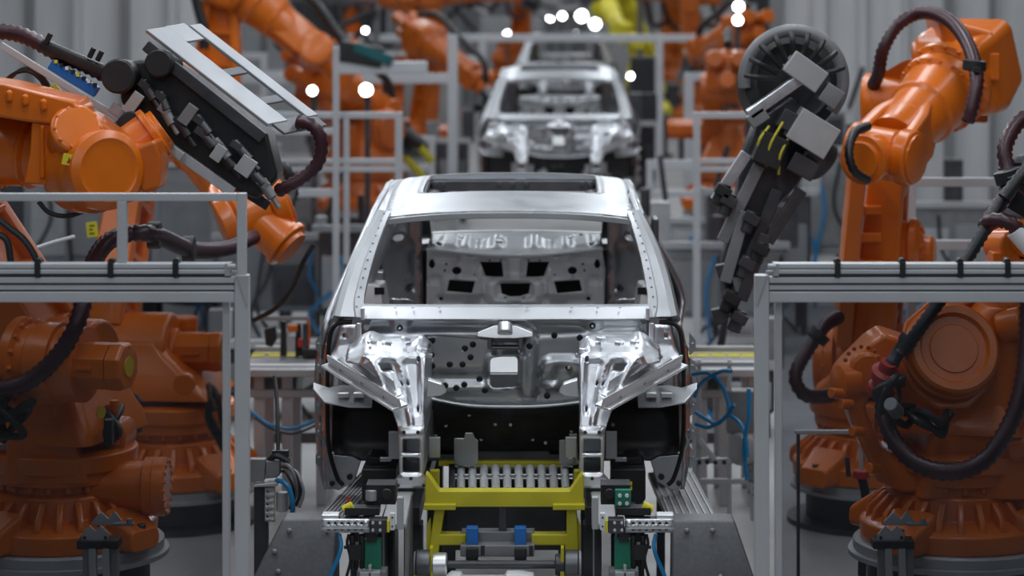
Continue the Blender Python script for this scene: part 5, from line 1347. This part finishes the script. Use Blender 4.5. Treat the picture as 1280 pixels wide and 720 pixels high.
def rail_stand():
    s = 262; P = (lambda a, b, d=0.0: A(a, b, s) + V((0, d, 0)))
    root = thing('sensor_stand', 'thin silver rail with red tipped hanging post behind the right clear panel', 'stand', (P(1075, 0).x, F / s, 0))
    obj('rail', MB().span((P(994, 0).x, F / s, P(0, 543).z), (P(1084, 0).x, F / s + .03, P(0, 538).z)), prof, root, bev=.003)
    obj('post', MB().span((P(1074, 0).x, F / s, P(0, 590).z), (P(1079, 0).x, F / s + .02, P(0, 543).z)), prof, root, bev=.002)
    obj('red_collar', MB().cyl(P(1077, 588, .01), P(1077, 598, .01), .04, n=14), red, root)
    obj('stem', MB().tube([P(1077, 596, .01), P(1082, 620, .01), P(1080, 650, .01), P(1078, 720, .01)], .022, 10), blackm, root)
    obj('side_clip', MB().prism([P(1056, 572), P(1062, 572), P(1064, 596), P(1058, 596)], (0, .02, 0)), gunm, root)
    obj('left_post', MB().span((P(996, 0).x, F / s, 0), (P(1000, 0).x, F / s + .02, P(0, 543).z)), gunm, root)
    obj('yellow_tags', MB().tube([P(1088, 596, .05), P(1096, 592, .05), P(1106, 596, .05), P(1116, 592, .05)], .008, 6), yellowb, root)
rail_stand()
# ------------------------------------------------------------------ the hall
struct('floor', MB().add([(-30, -4, 0), (30, -4, 0), (30, 78, 0), (-30, 78, 0)], [(0, 1, 2, 3)]), concrete)
struct('wall_back', MB().span((-30, 70, 0), (30, 70.2, 12)), panelgd)
def partition(name, x0, x1, y, h, n, seed, m1, m2):
    rnd = random.Random(seed); m = MB(); d = MB(); x = x0; w = (x1 - x0) / n
    for i in range(n):
        m.span((x + .02, y + rnd.uniform(0, .05), 0), (x + w - .02, y + .1, h)); x += w
    struct(name, m, m1, bev=.01)
    x = x0
    for i in range(n + 1):
        k = rnd.choice((.06, .1, .1, .16))
        struct('trim_post', MB().span((x - k / 2, y - .12, 0), (x + k / 2, y, h)), (m1, m2, m2)[rnd.randrange(3)], bev=.008)
        x += w
partition('wall_left', -9.5, -4.1, 33.5, 5.5, 9, 4, panelg, panelgd)
partition('wall_right', 2.95, 9.5, 33.5, 5.5, 12, 9, panelg, panelgd)
partition('wall_far', -4.0, 3.0, 64, 5.5, 14, 5, panelgd, panelg)

# ------------------------------------------------------------------ robots of the next stations
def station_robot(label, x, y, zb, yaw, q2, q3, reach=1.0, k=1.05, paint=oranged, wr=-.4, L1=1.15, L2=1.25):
    d = V((math.cos(yaw), math.sin(yaw), 0)); a2 = V((-d.y, d.x, 0))
    base = V((x, y, zb)); J2 = base + d * .15 + ZA * .80
    J3 = J2 + (d * math.sin(q2) + ZA * math.cos(q2)) * L1
    f = d * math.cos(q3) + ZA * math.sin(q3)
    up = f.cross(a2) * -1
    if up.z < 0: up = -up
    E = J3 + up * .18 + f * .05
    Wp = E + f * L2
    T = (d * math.cos(q3 + wr) + ZA * math.sin(q3 + wr))
    r = robot(label, base, J2, a2, J3, E, Wp, a2, T, paint=paint, k=k, detail=False, off=.16,
              hoses=(('dress_hose', [E - f * .3 + up * .25, E + f * .1 + up * .42, E + f * .6 + up * .36, Wp + up * .28, Wp + T * .2 + up * .1], .045, rubber),))
    pd = pedestal('pedestal of: ' + label, base, .46, zb)
    pd['label'] = ' '.join(('steel pedestal under the ' + label.replace('orange robot ', 'robot ')).split()[:15])
    return r, Wp, T
def background_tool(r, Wp, T, m1, m2):
    x, y, z = basis(T)
    b = obj('weld_gun', MB().bar(Wp + T * .25, Wp + T * .55, .22, .26), m1, r, bev=.02)
    obj('gun_arm', MB().bar(Wp + T * .45 + y * .12, Wp + T * .95 + y * .16, .07, .07), m2, b, bev=.01)
    obj('gun_arm', MB().bar(Wp + T * .45 - y * .12, Wp + T * .95 - y * .05, .07, .07), m2, b, bev=.01)
    obj('gun_motor', MB().cyl(Wp + T * .3 - x * .1, Wp + T * .5 - x * .25, .07, n=16), blackm, b)
BR = [('orange robot behind the left clear guard frame, beside the second car', -1.86, 27.6, .75, .9, -1.1, -.4, gunm, yellow, {'L1': .8, 'L2': .85}),
      ('orange robot half hidden at left between guard frame and the second car', -2.3, 32.2, .35, 1.2, -.3, -.7, gunm, yellow, {'L1': .65, 'L2': .7}),
      ('orange robot behind the right guard frame, beside the second car', 1.98, 27.6, .75, 1.5, -1.0, -.1, gunm, greymid, {'L1': .85, 'L2': .9}),
      ('orange robot farther back at right between gantry and second guard frame', 2.5, 32.2, .35, 1.9, .0, -.2, gunm, greymid, {}),
      ('orange robot by the third car at left, arm level above the gantry beam', -1.86, 43.8, .75, .25, -.2, .0, gunm, greyl, {}),
      ('orange robot far left of the third car with raised elbow', -2.6, 48.5, .75, -.9, .1, .0, blackm, greyl, {}),
      ('orange robot far right of the third car above the gantry beam', 2.55, 43.8, .75, 3.3, .1, .05, gunm, greyl, {}),
      ('orange robot at far left edge behind the drooping arm', -4.0, 50.0, .75, .6, .3, -.3, blackm, greyl, {}),
      ('orange robot far behind, centre left above the third car', -.9, 56.0, .9, -.5, .1, .3, red, greyl, {}),
      ('orange robot far behind at centre right, almost hidden', 2.6, 56.0, .9, 3.6, .0, .0, gunm, greyl, {}),
      ('orange robot low behind the left gate post', -1.9, 36.0, .2, -.9, .2, -.4, gunm, yellowb, {})]
for lab, x, y, zb, yaw, q2, q3, m1, m2, kw in BR:
    r, Wp, T = station_robot(lab, x, y, zb, yaw, q2, q3, **kw); background_tool(r, Wp, T, m1, m2)
# the big blurred arm reaching down across the top left
s = 128; P = lambda a, b, d=0.0: A(a, b, s) + V((0, d, 0))
gb = P(268, 330); gb.z = .9
pedestal('tall pedestal of the robot with the big drooping arm at top left', (gb.x, gb.y, 0), .46, gb.z)
big = robot('blurred orange robot at top left with long arm drooping to the right', gb, gb + V((.0, 0, .85)), (0, 1, 0), P(278, -18), P(292, -22), P(392, 64), (.2, -.95, .2), V((.75, 0, -.5)), k=1.25, kb=1.0, detail=False,
            hoses=(('dress_hose', [P(250, -10, -.4), P(256, 14, -.4), P(262, 36, -.4), P(262, 60, -.4)], .05, rubber), ('dress_hose', [P(345, -30), P(390, 0), P(420, 40), P(436, 62)], .05, rubber)))
obj('weld_gun', MB().bar(P(425, 62, -.1), P(480, 72, -.1), .2, .2), blackm, big, bev=.02)
obj('teal_arm', MB().bar(P(445, 58, -.15), P(492, 76, -.15), .12, .10), tealm, big, bev=.01)
obj('gun_beam', MB().bar(P(425, 84, -.1), P(535, 84, -.1), .14, .12), prof, big, bev=.01)
# yellow robot between gantry and third car
yb = A(806, 0, 72); yb.z = .75
yr = robot('bright yellow robot beside the third car, right of its roof', yb, A(803, 62, 72), (.2, .98, 0), A(778, -10, 72), A(757, 6, 73), A(777, 40, 75), (.3, -.9, .1), V((.8, -.1, -.5)), paint=yellowb, k=1.0, detail=False)
obj('weld_gun', MB().bar(A(788, 48, 75), A(806, 56, 75), .18, .2), yellowb, yr, bev=.02)
pd = pedestal('steel pedestal under the bright yellow robot', yb, .46, .75)
yr['group'] = 'robots of other colours'

# ------------------------------------------------------------------ cabinets, lamps and frames far behind
rnd = random.Random(11)
def cabinet(label, px_, py_, s, w, h, m_):
    p = A(px_, py_, s); root = thing('control_cabinet', label, 'cabinet', (p.x, p.y, 0), 'control cabinets at the back')
    b = obj('housing', MB().span((p.x - w / 2, p.y, .08), (p.x + w / 2, p.y + .5, h)), m_, root, bev=.015)
    obj('plinth', MB().span((p.x - w / 2 + .03, p.y + .03, 0), (p.x + w / 2 - .03, p.y + .47, .08)), gunm, root)
    d = obj('door', MB().span((p.x - w / 2 + .03, p.y - .02, .14), (p.x + w / 2 - .03, p.y, h - .05)), m_, root, bev=.006)
    obj('handle', MB().box((p.x + w * .36, p.y - .035, h * .55), (.03, .03, .16)), blackm, d)
for lab, a, s, w, h, m_ in (('pale grey control cabinet far behind at top left', 318, 70, 1.0, 2.3, greycab), ('dark control cabinet right of the second car', 806, 82, .42, 1.9, blackm), ('grey control cabinet behind the second car, left side', 540, 88, .8, 1.7, greycab),
                            ('grey control cabinet far right between partition and gantry', 905, 68, 1.2, 2.6, greycab), ('grey cabinet behind left guard frame', 350, 96, 1.0, 1.9, greycab), ('wide grey cabinet far behind the third car', 640, 56, 1.4, 2.2, greycab), ('grey cabinet at far centre right', 770, 57, 1.2, 2.4, greycab)):
    cabinet(lab, a, 0, s, w, h, m_)
def work_lamp(label, a, b, s, r):
    p = A(a, b, s); root = thing('work_lamp', label, 'lamp', (p.x, p.y, 0), 'bright work lamps far behind')
    h = obj('housing', MB().lathe(p + V((0, .12, 0)), -YA, [(r * .6, 0), (r * 1.05, .10), (r * 1.1, .16), (r, .16)], 20), blackm, root)
    obj('lamp_face', MB().lathe(p + V((0, -.04, 0)), -YA, [(r, 0), (r, .01)], 20), lampm, h)
    obj('stand', MB().span((p.x - .025, p.y + .1, 0), (p.x + .025, p.y + .15, p.z)), gunm, root)
for lab, a, b, s, r in (('round bright lamp beside the drooping orange arm at left', 391, 113, 143, .04), 
                        ('bright lamp high above the third car, first of the row', 688, 22, 66, .06), ('bright lamp high above the third car, second of the row', 703, 20, 66, .06), ('wide bright lamp above the third car near the yellow robot', 727, 20, 66, .10),
                        ('bright lamp lower in the row beside the yellow robot', 744, 30, 66, .09), ('upper bright lamp in front of the right partition', 923, 8, 110, .055), ('lower bright lamp in front of the right partition', 922, 25, 112, .05), ('bright lamp right of the second car', 788, 95, 96, .04),
                        ('wide glowing disc behind the left guard frame near the car roof', 458, 112, 142, .055), ('small lamp above the gantry beam at left', 457, 38, 100, .035), ('small lamp over the third car roof', 634, 42, 64, .05), ('small lamp right over the third car roof', 720, 42, 64, .04)):  # the wide disc by the left guard frame glows as a white blob
    work_lamp(lab, a, b, s, r)
# blurred machine frames that fill the side bays
for lab, s, xp, xo, top, rails, pw in (('silver machine frame deep in the left bay', 98, 330, 240, 66, ((66, 74), (120, 126), (180, 186)), 8), ('silver frame deep in the left bay next to the car', 160, 420, 330, 58, ((160, 168), (236, 246)), 8),
                                       ('low grey frame right of the second car', 128, 812, 870, 200, ((200, 212), (238, 246)), 8), ('grey frame left of the second car', 112, 540, 470, 170, ((170, 178), (205, 214)), 8)):
    frame_fence(lab, s, xp, xo, top, rails, pw, group='blurred machine frames')
# ------------------------------------------------------------------ machines that fill the bays beside the line
def machine_unit(label, px_, s, w, d, h, m_, seed, tray=True):
    r = random.Random(seed); p = A(px_, 0, s); x, y = p.x, p.y
    root = thing('machine_unit', label, 'machine', (x, y, 0), 'blurred machine units in the side bays')
    for sx in (-1, 1):
        for dy in (.05, d - .05): obj('leg', MB().span((x + sx * (w / 2 - .06) - .03, y + dy - .03, 0), (x + sx * (w / 2 - .06) + .03, y + dy + .03, h * .35)), gunm, root)
    b = obj('housing', MB().span((x - w / 2, y, h * .30), (x + w / 2, y + d, h * .85)), m_, root, bev=.02)
    n = max(2, int(w / .35))
    for i in range(n):
        cx = x - w / 2 + w * (i + .5) / n; hh = r.uniform(.3, .48) * h
        obj('access_panel', MB().span((cx - w / n * .42, y - .02, h * .35), (cx + w / n * .42, y, h * .35 + hh)), r.choice((greymid, greyl, gunm, panelgd)), b, bev=.006)
    for i in range(n + 1):
        cx = x - w / 2 + w * i / n + r.uniform(-.05, .05)
        hh = r.uniform(.1, .45)
        k = r.randrange(3)
        if k == 0: obj('actuator', MB().cyl((cx, y + .1, h * .85), (cx, y + .1, h * .85 + hh), .05, n=14), r.choice((gunm, greyl, blackm)), root)
        elif k == 1: obj('clamp_head', MB().span((cx - .08, y + .05, h * .85), (cx + .08, y + .2, h * .85 + hh)), r.choice((gunm, greyl, blackm, greymid)), root, bev=.008)
        else: obj('upright_bar', MB().bar((cx, y + .1, h * .85), (cx + r.uniform(-.2, .2), y + .1, h * .85 + hh * 1.6), .05, .05), r.choice((prof, gunm, blackm)), root)
    if tray: obj('top_rail', MB().span((x - w / 2 - .05, y - .03, h * .85), (x + w / 2 + .05, y + .03, h * .85 + .06)), greyl, root, bev=.004)
    for i in range(3):
        xa = x + r.uniform(-.5, .5) * w
        obj('cable', MB().tube([V((xa, y - .04, h * .8)), V((xa + r.uniform(-.1, .1), y - .08, h * .55)), V((xa + r.uniform(-.2, .2), y - .05, h * .3)), V((xa + r.uniform(-.2, .2), y - .03, .03))], .016, 6), r.choice((cable, cable, bluehose, maroon)), root)
MU = [('low dark machine unit behind the valve station at left', 352, 176, .95, .6, .62, gunm, 1),
      ('machine unit with pale rail beyond the transfer table at left', 335, 148, .85, .6, 1.1, greymid, 2),
      ('machine unit under the left guard frame beside the front car roof', 455, 152, .75, .5, 1.25, gunm, 3),
      ('dark machine unit behind the wrist of the second left robot', 270, 140, 1.3, .6, 1.35, gunm, 4),
      ('tall machine unit seen through the upper clear panel at left', 195, 146, 1.0, .6, 1.8, panelgd, 5),
      ('wide dark machine unit at the left picture edge behind the hoses', 60, 136, 1.9, .6, 1.7, panelgd, 6),
      ('machine unit deep in the left bay behind the drooping orange arm', 340, 112, .9, .6, 1.3, greymid, 7),
      ('dark machine unit between left gate post and second car', 545, 98, .8, .6, 1.2, gunm, 8),
      ('low dark machine unit between the front car and the right fence', 905, 182, .7, .5, .55, gunm, 9),
      ('machine unit with pale rail beyond the transfer table at right', 905, 150, 1.0, .6, 1.05, greymid, 10),
      ('dark machine unit behind the lower end of the grey gripper', 950, 142, .9, .6, 1.45, gunm, 12),
      ('grey machine unit right of the front car roof behind guard posts', 842, 134, .6, .5, 1.0, greyl, 13),
      ('dark machine unit right of the second car beside the gate post', 796, 100, .4, .5, 1.5, blackm, 14),
      ('wide dark machine unit behind the upright arm of the right robot', 1010, 132, 1.0, .6, 1.75, panelgd, 15),
      ('machine unit behind the silver frame at right', 1190, 138, 1.7, .6, 1.25, greymid, 16),
      ('pale machine unit deep in the right bay below the two lamps', 1012, 112, .8, .6, 1.9, greymid, 17)]
for lab, a, s, w, d, h, m_, sd in MU: machine_unit(lab, a, s, w, d, h, m_, sd)
# overhead cable trays with drooping cables, far behind
def cable_tray(label, x0p, x1p, py, s, seed):
    r = random.Random(seed); a = A(x0p, py, s); b = A(x1p, py, s)
    root = thing('cable_tray', label, 'cable tray', (a.x, a.y, 0), 'overhead cable trays')
    for e, p in ((1, a), (-1, b)): obj('post', MB().span((p.x - .05, p.y - .05, 0), (p.x + .05, p.y + .05, p.z)), greymid, root)
    obj('tray', MB().span((a.x, a.y - .15, a.z - .05), (b.x, a.y + .15, a.z + .05)), gunm, root, bev=.01)
    n = 5
    for i in range(n):
        xa = lerp(a.x, b.x, (i + .3) / n); xb = xa + r.uniform(.3, .9)
        obj('drooping_cable', MB().tube([V((xa, a.y - .18, a.z)), V(((xa * .7 + xb * .3), a.y - .25, a.z - r.uniform(.3, .6))), V((xb, a.y - .2, a.z - r.uniform(.1, .9)))], .045, 8), r.choice((cable, rubber, maroon)), root)
cable_tray('dark cable tray with drooping cables above the left bay', 330, 470, 4, 90, 1)
cable_tray('dark cable tray with drooping cables above the third car', 520, 690, -6, 60, 2)
cable_tray('dark cable tray with drooping cables at upper right of the third car', 800, 900, -4, 74, 3)
# ------------------------------------------------------------------ light, world, camera
def area(name, loc, size, size_y, power, col=(1, 1, 1), rot=(0, 0, 0)):
    l = bpy.data.lights.new(name, 'AREA'); l.shape = 'RECTANGLE'; l.size = size; l.size_y = size_y; l.energy = power; l.color = col
    o = bpy.data.objects.new(name, l); COL.objects.link(o); o.location = loc; o.rotation_euler = rot
    return o
cool = (.90, .95, 1.0)
for y in (-3, 3, 10, 15.5, 22, 29, 37, 46, 56):
    for x in (-1.7, 1.7):
        area('ceiling_strip', (x, y, 6.6), .8, 4.6, 75 if y < 5 else 105, cool)
    for x in (-5.5, 5.5):
        area('ceiling_strip', (x, y, 7.2), .8, 4.6, 95 if y > 20 else 45, cool)
W_ = bpy.data.worlds.new('World'); SC.world = W_; W_.use_nodes = True
bg = W_.node_tree.nodes['Background']; bg.inputs[0].default_value = (.62, .70, .82, 1); bg.inputs[1].default_value = .05
cd = bpy.data.cameras.new('camera'); co = bpy.data.objects.new('camera', cd); COL.objects.link(co)
co.location = (CX, 0, CH); co.rotation_euler = (PI / 2, 0, 0)
cd.sensor_width = 36; cd.lens = F * 36 / 1280; cd.shift_x = -66 / 1280; cd.shift_y = -395 / 1280
cd.clip_end = 300
cd.dof.use_dof = True; cd.dof.focus_distance = 11.2; cd.dof.aperture_fstop = 2.2
SC.camera = co
vs = SC.view_settings; vs.view_transform = 'Standard'; vs.look = 'None'; vs.exposure = 0; vs.gamma = 1; vs.use_curve_mapping = False
